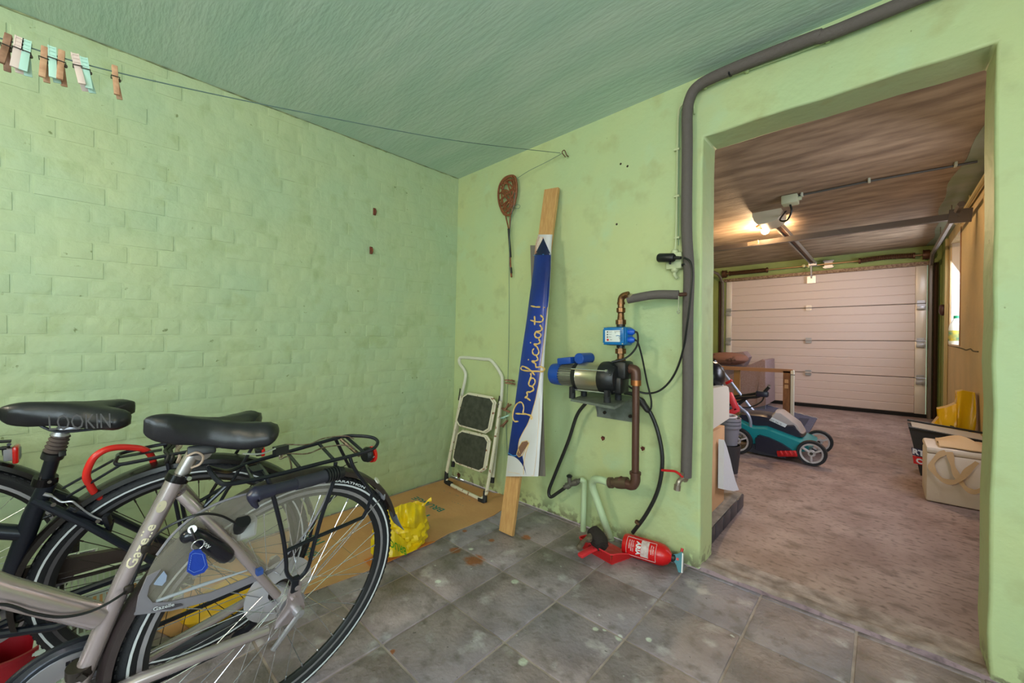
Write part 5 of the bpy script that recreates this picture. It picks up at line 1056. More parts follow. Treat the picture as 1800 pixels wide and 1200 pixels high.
# ---- brush in its red dustpan
T = thing('dustpan', 'red plastic dustpan on the floor below the green pipes', 'dustpan', tuple(P(1080, 975, z=0)))
K3 = [P(1022, 962, z=.003), P(1075, 992, z=.003), P(1116, 977, z=.003), P(1058, 946, z=.003)]   # back left, front left, front right lip, back right
ax_ = (K3[1]-K3[0]).normalized(); lip = (K3[3]-K3[0])
def pan(u, v, z): q_ = K3[0].lerp(K3[1], u).lerp(K3[3].lerp(K3[2], u), v); return Vector((q_.x, q_.y, z))
def panz(u, v): return .004+.012*max(0, 1-v*3)**2
MB().grid(lambda u, v: pan(u, v, .004+.001*math.cos(v*40)), 8, 20, th=(0, 0, -.003)).build('pan_floor', M('dusty_red', (214, 58, 62), .45, col2=(216, 120, 118), scale=12, lo=.5, hi=.7), T)
w1 = MB().grid(lambda u, v: pan(u, 0, .004+.05*v)+(K3[0]-K3[3]).normalized()*.012*v, 10, 4, th=tuple((K3[3]-K3[0]).normalized()*.003))
w1.grid(lambda u, v: pan(0, u, .004+(.05-.042*u**1.5)*v)-ax_*.010*v, 10, 4, th=tuple(ax_*.003)).grid(lambda u, v: pan(1, u, .004+(.05-.042*u**1.5)*v)+ax_*.010*v, 10, 4, th=tuple(-ax_*.003))
w1.build('pan_wall', RED, T)
w2 = MB().tube([pan(0, u, .004+(.05-.042*u**1.5))-ax_*.011 for u in [i/8 for i in range(8, -1, -1)]]+[pan(u, 0, .054)+(K3[0]-K3[3]).normalized()*.012 for u in [i/6 for i in range(7)]]+[pan(1, u, .004+(.05-.042*u**1.5))+ax_*.011 for u in [i/8 for i in range(9)]], .0035, 6)
w2.build('rim', M('bright_red_plastic', (226, 52, 62), .35), T)
ho = P(1019, 977, z=.045); hs = pan(.55, 0, .05)
MB().bar(hs, hs.lerp(ho, .5)+Vector((0, 0, .004)), .034, .014, (0, 0, 1), bev=.005).bar(hs.lerp(ho, .45)+Vector((0, 0, .004)), ho, .032, .018, (0, 0, 1), bev=.006).build('pan_handle', M('bright_red_plastic', (226, 52, 62), .35), T)
T = thing('hand_brush', 'worn brown hand brush lying across the red dustpan', 'brush', tuple(P(1040, 960, z=.045)))
b0 = P(1016, 964, z=.075); b1 = P(1046, 936, z=.095)
MB().tube(CR([b0, b0.lerp(b1, .35)+Vector((0, 0, .01)), b0.lerp(b1, .6), b1], 5), [.010, .0135, .014, .013, .011, .010, .010, .012, .013, .015, .018, .019, .018, .017, .015, .012], 10).build('brush_handle', M('dirty_wood', (126, 108, 88), .8, col2=(90, 76, 62), scale=50), T)
br = MB(); bc_ = P(1053, 950, z=.075); rr_ = random.Random(3)
br.tube(CR([bc_+Vector((-.05, .02, .03)), bc_, bc_+Vector((.03, -.02, -.012))], 4), [.03, .036, .04, .042, .042, .04, .038, .034, .028][:9], 12)
for _ in range(260):
    d = Vector((rr_.uniform(-.3, 1), rr_.uniform(-1, .4), rr_.uniform(-.9, .6))).normalized(); s0_ = bc_+Vector((rr_.uniform(-.03, .01), rr_.uniform(-.02, .02), 0)); br.tube([s0_, s0_+d*rr_.uniform(.038, .05)], .0008, 3)
o = br.build('bristles', M('dark_bristles', (46, 36, 34), .9), T); o['kind'] = 'stuff'
# ---- fire extinguisher
T = thing('fire_extinguisher', 'red fire extinguisher with white label lying on the floor by the doorway', 'fire extinguisher', tuple(P(1140, 985, z=0)))
f0 = P(1098, 955, z=.052); f1 = P(1183, 980, z=.052); fd_ = (f1-f0).normalized(); fL = (f1-f0).length; FR = M('extinguisher_red', (206, 18, 24), .3, bump=.04, bscale=120)
mixin(FR, noisefac(FR, 90, .72, .76), (214, 190, 184))
rF = .050
MB().lathe(f0, tuple(fd_), [(.001, .006), (.03, .004), (.046, .0), (rF, .012), (rF, fL*.72), (rF*.93, fL*.82), (rF*.7, fL*.91), (rF*.34, fL*.97), (.014, fL)], 32).build('cylinder', FR, T)
up_ = Vector((0, 0, 1)); sd2 = fd_.cross(up_).normalized()
toC = (CO-(f0+f1)/2); toC = (toC-fd_*toC.dot(fd_)).normalized(); tc2 = fd_.cross(toC)
def cylp(x, a, r=rF+.0008): return f0+fd_*x+(toC*math.cos(a)+tc2*math.sin(a))*r
MB().grid(lambda u, v: cylp(fL*(.40+.16*u), -.75+1.5*v), 4, 14).build('label_white_panel', M('label_worn_white', (214, 200, 200), .5, col2=(190, 160, 160), scale=60), T)
fr2 = MB()
loop = [(.10, -.8), (.10, .95), (.70, .95), (.70, -.8)]
for (xa_, aa), (xb, ab) in zip(loop, loop[1:]+loop[:1]): fr2.tube([cylp(fL*(xa_+(xb-xa_)*t/10), aa+(ab-aa)*t/10) for t in range(11)], .0009, 4)
fr2.build('label_border', LINEW, T)
text_on('ARIA', lambda x, y: cylp(fL*.30+y, -.55+x/rF), fit=(.062, .022), bold=.04).build('lettering', LINEW, T)
for (x0_, w_, s_) in ((.15, .04, 'BLUSSER'), (.19, .05, 'POEDER'), (.23, .05, 'KLASSE ABC'), (.60, .04, 'BRANDEN'), (.64, .04, 'ABC')):
    text_on(s_, lambda x, y: cylp(fL*x0_+y, -.5+x/rF), fit=(w_, .005), bold=.01).build('lettering', LINEW, T)
hx = Matrix((fd_, toC, tc2)).transposed(); TL = M('teal_valve', (28, 118, 138), .4); e_ = f0+fd_*(fL+.002)
MB().lathe(f0+fd_*(fL-.004), tuple(fd_), [(.001, 0), (.018, 0), (.018, .014), (.012, .018), (.001, .018)], 12).build('neck_ring', BLACK, T)
zz_ = tc2 if tc2.z > 0 else -tc2
MB().prism([e_+fd_*a+zz_*b-toC*.012 for a, b in ((.0, -.012), (.0, .014), (.018, .022), (.036, .036), (.040, -.050), (.028, -.052), (.014, -.02))], tuple(toC*.024)).build('valve_head', TL, T)
MB().prism([e_+fd_*a+zz_*b-toC*.014 for a, b in ((.037, .030), (.041, .030), (.045, -.050), (.041, -.050))], tuple(toC*.028)).build('squeeze_lever', M('lever_pale', (200, 200, 205), .4, .5), T)
MB().box(e_+fd_*.02+toC*.013+zz_*.0, (.010, .003, .010), hx).build('red_square', RED, T); MB().cyl(e_+fd_*.032+zz_*.034, e_+fd_*.034+zz_*.05, .006, 10).build('safety_pin_cap', RED, T)
# ---- things at the lower left, behind the bicycles
T = thing('plastic_crate', 'pale slatted plastic crate behind the bicycles at the lower left', 'crate', tuple(P(150, 1120, x=-1.88)))
cc = P(150, 1108, x=-1.88); cc.z = .14
cr_ = MB(); CW = M('crate_pale', (196, 206, 190), .5)
for sx in (-.08, .08):
    for z_ in (.02, .14, .26): cr_.bar((cc.x+sx, cc.y-.10, z_), (cc.x+sx, cc.y+.14, z_), .012, .014)
for sy_ in (-.10, .14):
    for z_ in (.02, .14, .26): cr_.bar((cc.x-.08, cc.y+sy_, z_), (cc.x+.08, cc.y+sy_, z_), .012, .014)
cr_.box((cc.x, cc.y+.02, .008), (.16, .24, .012)); cr_.build('crate_frame', CW, T)
for i in range(16):
    for sx in (-.08, .08): MB().bar((cc.x+sx, cc.y-.092+i*.0148, .015), (cc.x+sx, cc.y-.089+i*.0148, .262), .004, .007, (1, 0, 0)).build('slat', CW, T)
T = thing('toy_bucket', 'dark red plastic bucket with a white handle at the lower left corner', 'bucket', tuple(P(22, 1175, x=-1.86)))
rc = P(15, 1165, x=-1.86)
MB().lathe((rc.x, rc.y, .0), (0, 0, 1), [(.001, .002), (.06, .002), (.078, .145), (.084, .145), (.084, .155), (.075, .155), (.056, .01), (.001, .01)], 28).build('bucket_body', M('dark_red_plastic', (150, 16, 30), .35), T)
MB().tube([(rc.x+.05+.035*math.sin(t), rc.y+.088*math.cos(t), .15-.07*math.sin(t)) for t in [PI*i/16 for i in range(17)]], .006, 8).build('bucket_handle', WHITE, T)
# ---- small litter on the tiles
for i, (u, v, lb, m_) in enumerate(((557, 1106, 'white paint chip', WHITE), (727, 1160, 'orange crumb', M('orange_crumb', (206, 90, 40), .7)), (1098, 1052, 'dark grit', BLACKM), (1232, 1037, 'pale chip', WHITE), (945, 1158, 'dark grit', BLACKM))): pass
# ================================================================== GARAGE THINGS
TRK = M('track_steel', (120, 112, 106), .4, .5); TRD = M('track_dark', (84, 62, 52), .5, .4)
# ceiling lamp
T = thing('ceiling_lamp', 'bare glowing bulb in a brown holder on the garage ceiling', 'lamp', tuple(P(1346, 396, z=2.34)))
lc = P(1346, 396, z=2.34); lc.z = 2.336
MB().lathe(lc, (0, 0, -1), [(.001, 0), (.095, 0), (.09, .012), (.05, .018), (.048, .04), (.001, .042)], 24).build('holder', M('bakelite_orange', (170, 96, 40), .5), T)
MB().ball(P(1345, 405, y=lc.y), .042, 16).build('bulb', M('bulb_glow', (255, 214, 160), .3, emit=40), T)
for n_ in ('garage_bulb_light',): bpy.data.objects[n_].location = P(1345, 405, y=lc.y)-Vector((0, 0, .055))
# opener with its rail
T = thing('door_opener', 'grey white garage door motor unit hanging from the ceiling with a long rail', 'door opener', tuple(Y(1350, 375, 4.62)))
cm = Y(1347, 375, 4.62); ow = Y(1372, 375, 4.62).x-Y(1321, 375, 4.62).x
pf = [(-.5, -.02), (-.49, .22), (-.45, .34), (.40, .42), (.48, .30), (.5, .0), (.47, -.2), (.38, -.36), (.15, -.46), (-.1, -.50), (-.3, -.46), (-.42, -.3)]
MB().prism([cm+Vector((a*ow, -.0, b*.2)) for a, b in pf], (0, .30, 0)).build('motor_cover', M('opener_white', (206, 200, 178), .4), T, 20)
MB().box(cm+Vector((0, .16, .10)), (ow*.85, .30, .05), bev=.01).bar(cm+Vector((-.05, .15, .09)), (cm.x-.05, cm.y+.15, 2.34), .04, .02).bar(cm+Vector((.1, .15, .09)), (cm.x+.1, cm.y+.15, 2.34), .04, .02).build('chassis', M('chassis_brown', (60, 46, 38), .5), T)
rz = 2.235; rl_ = MB()
for sx in (-.03, .03): rl_.bar((-.81+sx, 4.9, rz+.02), (-.81+sx, GY-.12, rz+.02), .012, .045)
rl_.bar((-.81, 4.9, rz+.04), (-.81, GY-.12, rz+.04), .07, .008); rl_.build('rail', M('rail_grey', (150, 140, 128), .4, .4), T)
MB().bar((-.81, 4.9, rz+.015), (-.81, GY-.14, rz+.015), .025, .01).build('drive_chain', M('chain_brown', (96, 60, 40), .6), T)
MB().box((-.81, GY-.10, rz), (.10, .05, .05)).cyl((-.9, GY-.08, rz-.03), (-.72, GY-.08, rz-.03), .006, 8).build('rail_bracket', ALU, T)
MB().ball((-.92, GY-.12, rz-.02), .025, 10).ball((-.86, GY-.12, rz-.04), .016, 8).build('release_knob', M('cream_knob', (216, 206, 150), .5), T)
# cross bar hung over the tracks
ca_, cb_ = Vector((-2.2, 5.22, Y(1255, 438, 5.22).z)), Vector((.5, 5.22, 0)); ca_.x = Y(1240, 439, 5.22).x; cb_ = Y(1690, 379, 5.22)
T = thing('cross_bar', 'grey steel bar hung across the garage ceiling between the door tracks', 'steel bar', tuple(ca_.lerp(cb_, .5)))
MB().bar(ca_-Vector((.5, 0, 0)), cb_, .05, .055, (0, 0, 1)).build('bar', TRK, T)
MB().bar(cb_-Vector((.08, .03, 0)), cb_+Vector((.06, -.03, -.01)), .006, .12).cyl(cb_-Vector((.02, .05, 0)), cb_+Vector((-.02, -.06, 0)), .01, 8).build('bar_end_plate', TRK, T)
lb1, lb2 = Y(1314, 429, 5.18), Y(1333, 425, 5.18)
MB().bar(lb1, lb2, .003, .04).build('label_sticker', M('pale_sticker', (206, 190, 160), .5), T)
# tracks
def track(x, sx):
    T = thing('door_track', 'steel garage door track curving up to the ceiling on the '+('right' if sx > 0 else 'left')+' of the white door', 'door track', (x, GY-.05, 0))
    pth = CR([(x, GY-.05, .0), (x, GY-.05, 1.0), (x, GY-.05, 1.95), (x, GY-.14, 2.10), (x, GY-.32, 2.18), (x, GY-.6, 2.19), (x, 5.3, 2.19), (x, 4.95, 2.19)], 6)
    MB().tube(pth, .024, 6).build('rail', TRK, T)
    p2 = CR([(x+.05*sx, GY-.03, .0), (x+.05*sx, GY-.03, 1.0), (x+.05*sx, GY-.03, 2.1)], 3); MB().tube(p2, .022, 4).build('side_angle', TRD, T)
    for z_ in (.15, .6, 1.1, 1.6, 2.0): MB().bar((x, GY-.04, z_), (x+.05*sx, GY-.01, z_), .03, .006).build('bracket', TRK, T)
    for y_ in (5.6, 6.6): MB().bar((x, y_, 2.19), (x, y_, 2.34), .03, .006, (1, 0, 0)).build('bracket', TRK, T)
    return T
track(.465, 1); track(-2.10, -1)
# torsion shaft and springs
T = thing('spring_shaft', 'torsion spring shaft running above the garage door', 'spring shaft', (-.8, GY-.06, 2.2))
zs_ = 2.215; MB().cyl((-2.1, GY-.07, zs_), (.47, GY-.07, zs_), .012, 10).build('shaft', M('shaft_brass_tone', (170, 140, 100), .35, .7), T)
SPR = M('spring_brown', (104, 72, 52), .45, .6)
for (a, b) in ((-1.98, -1.42), (-.26, .30)):
    n_ = 34; co = []
    for i in range(n_*8+1):
        t = i/8; co.append((a+(b-a)*t/n_, GY-.07+.03*math.cos(2*PI*t), zs_+.03*math.sin(2*PI*t)+(.015*math.sin(PI*t/n_) if a > -1 else 0)))
    MB().tube(co, .0075, 5).build('torsion_spring', SPR, T)
    for e_x in (a, b): MB().cyl((e_x-.012, GY-.07, zs_), (e_x+.012, GY-.07, zs_), .042, 14).build('spring_collar', SPR, T)
for x in (-2.06, .42): MB().cyl((x-.03, GY-.07, zs_), (x+.03, GY-.07, zs_), .062, 18).cyl((x-.036, GY-.07, zs_), (x-.03, GY-.07, zs_), .07, 18).box((x, GY-.02, zs_), (.02, .09, .12)).build('cable_drum', SPR, T)
MB().box((-.62, GY-.03, zs_), (.10, .05, .12)).box((-.62, GY-.07, zs_+.045), (.13, .02, .02)).box((-.62, GY-.07, zs_-.045), (.13, .02, .02)).build('centre_bearing', ALU, T)
# ceiling conduit and junction box
T = thing('ceiling_conduit', 'thin dark conduit with clips running across the garage ceiling', 'conduit', (0, 4.3, 2.33))
MB().tube([P(1398, 345, z=2.325), P(1530, 318, z=2.325), P(1718, 284, z=2.325)], .009, 8).build('tube', M('conduit_dark', (78, 78, 74), .5), T)
for (u, v) in ((1410, 342), (1528, 317), (1680, 289)): MB().box(P(u, v, z=2.325), (.016, .05, .03), bev=.003).build('clip', M('clip_pale', (190, 196, 176), .5), T)
T = thing('junction_box', 'pale square junction box on the garage ceiling beside the motor', 'junction box', tuple(P(1389, 352, z=2.31)))
jb = P(1389, 352, z=2.30); MB().box(jb, (.12, .12, .075), bev=.008).cyl(jb+Vector((.06, -.01, .0)), jb+Vector((.085, -.01, 0)), .018, 10).build('box', M('jbox_pale', (190, 198, 168), .5), T)
tag(MB().tube(CR([jb+Vector((0, 0, -.035)), jb+Vector((.01, .0, -.10)), jb+Vector((-.03, .05, -.16)), jb+Vector((-.1, .15, -.12)), cm+Vector((.14, .2, .05))], 6), .008, 8).build('power_cable', CBL), 'short black lead looping from the ceiling junction box to the door motor', 'cable')
# right wall services
T = thing('wall_conduit', 'cream painted conduit running down the garage wall left of the window', 'conduit', (GX-.02, 7.18, 0))
MB().tube([(GX-.014, 7.20, 0), (GX-.014, 7.20, 2.3)], .018, 8).tube([(GX-.01, 7.14, .05), (GX-.01, 7.14, 1.5)], .009, 8).build('tube', M('cream_conduit', (190, 172, 124), .6), T)
MB().tube([(GX-.03, 2.4, 2.30), (GX-.03, 6.2, 2.28)], .016, 8).tube([P(1705, 330, x=GX-.03), P(1706, 352, x=GX-.03)], .008, 6).build('tube', M('cream_conduit', (190, 172, 124), .6), T)
bxx = P(1657, 546, x=GX-.04)
tag(MB().ball(bxx, .045, 12, sc=(.8, 1.2, 1.4)).cyl(bxx, bxx+Vector((0, .05, .06)), .03, 10).build('wall_switch', M('switch_brown', (66, 38, 30), .5)), 'dark brown switch on the garage wall left of the window', 'switch')
# bottle on the window sill
bo = P(1681, 600, x=GX+.035); bo.z = WZ0+.015
T = thing('bottle', 'white plastic bottle with green cap on the garage window sill', 'bottle', tuple(bo))
hb_ = P(1680, 556, x=GX+.035).z-bo.z
MB().lathe(bo, (0, 0, 1), [(.001, 0), (.06, .0), (.064, .02), (.064, hb_*.55), (.055, hb_*.7), (.03, hb_*.86), (.022, hb_*.93), (.001, hb_*.93)], 20).build('bottle_body', M('bottle_white', (225, 232, 226), .3), T)
MB().lathe(bo, (0, 0, 1), [(.0645, hb_*.12), (.0655, hb_*.13), (.0655, hb_*.48), (.0645, hb_*.49)], 20).build('label_wrap', M('label_yellow', (214, 196, 80), .5, col2=(80, 140, 120), scale=18), T)
MB().cyl(bo+Vector((0, 0, hb_*.92)), bo+Vector((0, 0, hb_*1.02)), .025, 14).build('cap', M('cap_green', (20, 130, 90), .4), T)
# lawn mower
T = thing('lawn_mower', 'teal and black electric lawn mower with folded handle on the garage floor', 'lawn mower', (-.65, 4.42, 0))
MT = M('mower_teal', (20, 132, 140), .35); MBK = M('mower_black', (34, 36, 52), .32); yn, yf_ = 4.20, 4.68
def sect(pts, y0, y1, ins=0., n=8, crown=0.):
    """side outline lofted across the width with rounded shoulders"""
    mb = MB(); ps = [Y(u, v, yn) for u, v in pts]; cz = sum(p.z for p in ps)/len(ps); cx__ = sum(p.x for p in ps)/len(ps); K = len(ps); vs = []
    for j in range(n+1):
        t = j/n; s_ = math.sin(PI*t)**.35 if 0 < t < 1 else 0; k = 1-ins*(1-s_)
        for p in ps: vs.append(Vector((cx__+(p.x-cx__)*k, y0+(y1-y0)*t, cz+(p.z-cz)*k+(crown*s_ if p.z > cz else 0))))
    fs = [(j*K+i, j*K+(i+1) % K, (j+1)*K+(i+1) % K, (j+1)*K+i) for j in range(n) for i in range(K)]+[tuple(range(K)), tuple(n*K+i for i in range(K))]
    return mb.add(vs, fs)
sect([(1289, 736), (1300, 742), (1322, 752), (1345, 753), (1368, 762), (1392, 771), (1412, 779), (1428, 786), (1424, 794), (1404, 797), (1398, 800), (1382, 795), (1350, 770), (1330, 764), (1327, 781), (1316, 781), (1312, 768), (1298, 752)], yn, yf_, .06, 10, .01).build('deck', MT, T, 40)
sect([(1326, 768), (1334, 762), (1352, 767), (1376, 778), (1394, 790), (1399, 800), (1384, 803), (1350, 797), (1326, 790)], yn-.03, yf_+.02, .10, 10).build('side_skirt', MBK, T, 40)
sect([(1314, 779), (1327, 779), (1327, 789), (1360, 798), (1384, 800), (1382, 806), (1340, 799), (1314, 793)], yn+.0, yf_, .03, 6).build('under_body', M('mower_dark_grey', (60, 62, 74), .45), T, 40)
sect([(1330, 733), (1342, 735), (1360, 742), (1378, 752), (1392, 752), (1402, 762), (1409, 773), (1398, 772), (1376, 765), (1352, 757), (1326, 752), (1300, 741), (1292, 734), (1296, 730)], yn+.10, yf_-.10, .05, 8, .02).build('hood', MBK, T, 40)
sect([(1350, 735), (1357, 727), (1366, 728), (1380, 738), (1398, 752), (1408, 768), (1402, 765), (1394, 752), (1380, 752), (1362, 744)], yn+.12, yf_-.12, .08, 8, .01).build('clear_cover', M('clear_cover', (216, 206, 206), .12, alpha=.6), T, 50)
lp = [Y(1352, 738, yn+.10), Y(1380, 751, yn+.10), Y(1384, 746, yn+.10), Y(1357, 733, yn+.10)]
MB().prism(lp, (0, -.003, 0)).build('label_plate', LINEW, T)
ll = (lp[1]-lp[0]); MBt = text_on('GO 36 V', lambda x, y: lp[0]+ll*x+Vector((0, -.004, .006+y)), fit=(.8, .015)); MBt.build('lettering', TX, T)
for k in range(5):
    u0 = 1341+k*8.6; v0_ = 751+k*3.1; MB().prism([Y(u0, v0_, yn+.03), Y(u0+7, v0_+8, yn+.03), Y(u0-1, v0_+6, yn+.03)], (0, .06, 0)).build('vent_fin', MT, T)
for k in range(4):
    u0 = 1371+k*8.; MB().bar(Y(u0, 792, yn-.045), Y(u0+5, 800, yn-.045), .02, .02, bev=.004).build('red_rib', RED, T)
MB().bar(Y(1366, 797, yn-.03), Y(1402, 797, yn-.03), .03, .05, (0, 0, 1), bev=.008).build('red_grip', RED, T)
MB().lathe(Y(1340, 734, yn+.2), (0, 0, 1), [(.02, 0), (.02, .02), (.001, .022)], 12).build('red_switch', RED, T)
def mwheel(u, v, y, r, sgn=1):
    c_ = Y(u, v, y); c_.z = r+.001
    w_ = MB().lathe(c_+Vector((0, -.025, 0)), (0, 1, 0), [(r*.72, .004), (r*.80, 0), (r*.97, .0), (r, .008), (r, .042), (r*.97, .05), (r*.72, .05), (r*.72, .004)], 32).build('wheel', RUBBER, T)
    hb = MB().lathe(c_+Vector((0, -.028, 0)), (0, 1, 0), [(r*.78, 0), (r*.66, .003), (r*.66, .02), (r*.78, .02), (r*.78, 0)], 28).lathe(c_+Vector((0, -.03, 0)), (0, 1, 0), [(.001, 0), (.026, .0), (.03, .008), (.03, .02), (.001, .02)], 16)
    for k in range(3):
        a = 2*PI*k/3+.5; d = Vector((math.cos(a), 0, math.sin(a))); hb.bar(c_+Vector((0, -.02, 0))+d*.02, c_+Vector((0, -.02, 0))+d*r*.72, .014, .035, (0, 1, 0), bev=.003)
    hb.build('wheel_hub', M('hub_grey', (178, 172, 172), .4), w_)
    MB().lathe(c_+Vector((0, -.034, 0)), (0, 1, 0), [(.001, 0), (.012, 0), (.012, .01)], 12).build('hub_cap', STEELD, w_)
mwheel(1427, 797, 4.18, .105); mwheel(1440, 780, 4.70, .105); mwheel(1297, 780, 4.14, .12); mwheel(1306, 770, 4.70, .12)
hn, hf = yn+.02, yf_-.03
MB().tube(CR([Y(1319, 756, hn), Y(1319, 740, hn), Y(1314, 727, hn), Y(1304, 718, hn), Y(1290, 704, hn), Y(1262, 668, hn)], 5), .014, 10).build('lower_handle', M('handle_grey', (150, 158, 176), .35, .4), T)
MB().tube(CR([Y(1332, 731, hf), Y(1316, 712, hf), Y(1290, 678, hf), Y(1256, 634, hf)], 5), .014, 10).build('lower_handle', M('handle_grey', (150, 158, 176), .35, .6), T)
MB().bar(Y(1276, 674, hf), Y(1287, 668, hf), .03, .03, bev=.006).build('red_knob', RED, T)
ub = MB().tube(CR([Y(1272, 704, hn-.02), Y(1300, 699, hn-.02), Y(1330, 697, hn-.02), Y(1342, 690, hn-.02), Y(1352, 680, hn-.02)], 5), .014, 8).tube(CR([Y(1270, 716, hn), Y(1296, 706, hn), Y(1320, 698, hn)], 4), .010, 8).tube(CR([Y(1288, 697, hf), Y(1320, 693, hf), Y(1345, 688, hf)], 4), .014, 8).tube([Y(1268, 731, hn), Y(1292, 716, hn), Y(1312, 700, hn)], .011, 8).tube([Y(1350, 682, hn-.02), Y(1352, 678, hf)], .014, 8)
ub.build('folded_handle', BLACK, T); MB().box(Y(1340, 692, hn-.01), (.10, .06, .055), bev=.015).build('switch_box', MBK, T)
MB().tube(CR([Y(1344, 694, hn), Y(1338, 706, hn), Y(1320, 715, hn), Y(1304, 716, hn)], 5), .006, 6).build('cable', CBL, T)
# red plastic frame leaning behind the mower
T = thing('red_frame', 'red plastic frame handle leaning behind the mower and the white board', 'plastic frame', tuple(Y(1290, 750, 3.95)))
yr_ = 3.95
MB().bar(Y(1281, 690, yr_), Y(1296, 722, yr_), .05, .05, (0, 1, 0), bev=.012).bar(Y(1268, 700, yr_), Y(1280, 728, yr_), .035, .05, (0, 1, 0), bev=.01).bar(Y(1298, 718, yr_), Y(1276, 730, yr_), .05, .05, (0, 1, 0), bev=.012).build('frame', M('red_pink_plastic', (214, 54, 66), .35), T)
MB().tube(CR([Y(1284, 728, yr_), Y(1288, 735, yr_), Y(1287, 742, yr_), Y(1282, 740, yr_)], 4), .012, 8).bar(Y(1278, 728, yr_), (Y(1270, 745, yr_).x, yr_, .0), .03, .03).build('lower_hook', RED, T)
# rug
rg = [P(1437, 735, z=.004), P(1350, 712, z=.004), Vector((-2.0, 6.3, .004)), Vector((-2.0, 4.85, .004)), P(1404, 792, z=.004)]
T = thing('rug', 'flat blue grey rug under the mower and the wooden frame', 'rug', (-1.2, 5.8, 0))
MB().prism(rg, (0, 0, .007)).build('rug_pile', M('rug_blue', (78, 84, 112), .9, col2=(96, 96, 120), scale=40, bump=.3, bscale=200), T)
a, b = P(1432, 737, z=.012), P(1401, 789, z=.012); d_ = Vector((-.16, -.01, 0))
MB().prism([a+d_, b+d_, b+d_*.35, a+d_*.35], (0, 0, .002)).build('border_stripe', M('rug_dark', (58, 60, 80), .9), T)
MB().tube([P(1437-87*i/20, 735-23*i/20, z=.012)+Vector((0, .02*math.sin(i*2.1), 0)) for i in range(21)], .007, 5).build('fringe', M('fringe_white', (190, 186, 190), .8), T)
# wooden table frame
T = thing('wooden_frame', 'old wooden table frame with a white edged leg in front of the garage door', 'table frame', (-1.2, 6.2, 0))
yt = 6.18; zt_ = Y(1388, 652, yt).z; xr = Y(1388, 700, yt).x; xl_ = Y(1230, 650, yt).x
MB().bar((xl_, yt, zt_), (xr+.03, yt, zt_), .07, .045, (0, 0, 1)).build('top_rail', M('rail_brown', (158, 116, 84), .55), T)
MB().bar((xr-.03, yt, 0), (xr-.03, yt, zt_), .075, .07, (0, 1, 0)).build('leg', DWOOD, T)
MB().bar((xr+.03, yt, 0), (xr+.03, yt, zt_+.01), .03, .08, (0, 1, 0)).build('white_edge', WHITE, T)
MB().bar((Y(1295, 690, yt).x, yt+.02, 0), (Y(1295, 690, yt).x, yt+.02, zt_-.02), .07, .06, (0, 1, 0)).build('leg', M('leg_ochre', (150, 112, 66), .6), T)
for dz in (.13, .2): MB().box((xr-.03, yt-.037, zt_-dz), (.04, .004, .045)).build('inlay', M('inlay_pale', (190, 150, 110), .5), T)
MB().cyl((xr+.01, yt-.04, zt_-.04), (xr+.06, yt-.04, zt_-.045), .006, 8).build('screw', CHROME, T)
# sofa
T = thing('sofa', 'mauve grey upholstered sofa end standing by the garage door', 'sofa', (-1.9, 7.2, 0)); SF = M('sofa_fabric', (146, 122, 122), .9, col2=(156, 136, 140), scale=60, bump=.2, bscale=200)
ya = 6.98
op = [(1240, 658), (1290, 646), (1318, 640), (1340, 631), (1343, 634), (1343, 652), (1338, 668), (1330, 688), (1338, 700), (1344, 706), (1344, 712), (1290, 716), (1240, 716)]
MB().prism([Y(u, v, ya) for u, v in [(1240, 655), (1284, 646), (1320, 640), (1341, 631), (1345, 633), (1342, 650), (1334, 672), (1330, 690), (1330, 716), (1240, 722)]], (0, .12, 0)).build('arm_panel', SF, T)
MB().prism([Y(u, v, ya-.01) for u, v in [(1341, 632), (1345, 633), (1346, 712), (1330, 716), (1331, 690)]], (0, .7, 0)).build('seat_base', SF, T)
MB().prism([Y(u, v, ya) for u, v in [(1330, 712), (1345, 712), (1345, 722), (1330, 722)]], (0, .08, 0)).build('leg', M('leg_grey', (100, 108, 128), .6), T)
MB().prism([Y(u, v, ya+.2) for u, v in [(1262, 636), (1284, 620), (1306, 618), (1314, 628), (1306, 645), (1262, 650)]], (0, .3, 0)).build('back_cushion', SF, T)
bb = Y(1278, 630, 6.9)
tag(bagmesh(tuple(bb), .30, .16, .10, 21, 20, 26, .07).build('folded_coat', M('brown_black_cloth', (52, 36, 34), .8, col2=(136, 96, 84), scale=4, lo=.45, hi=.5)), 'crumpled dark brown cloth lying on top of the sofa', 'cloth')
# raised step with dark tiles left of the doorway
T = thing('raised_step', 'low concrete step faced with dark tiles behind the left door jamb', 'step', (-1.2, 2.5, 0))
c_ = P(1305, 890, z=0); sx_, sy2 = c_.x, c_.y; hz = Y(1305, 866, sy2).z
MB().box(((-2.2+sx_)/2, (2.112+sy2)/2, hz/2), (sx_+2.2, sy2-2.112, hz-.001), bev=.004).build('step_block', M('step_concrete', (150, 138, 126), .8, col2=(120, 108, 98), scale=20), T)
n_ = 5; tw_ = (sy2-2.115)/n_
for i in range(n_): MB().box((sx_+.003, 2.115+tw_*(i+.5), hz*.5), (.008, tw_-.006, hz-.008), bev=.002).build('tile', M('step_tile_dark', (40, 38, 46), .35, col2=(60, 58, 66), scale=12), T)
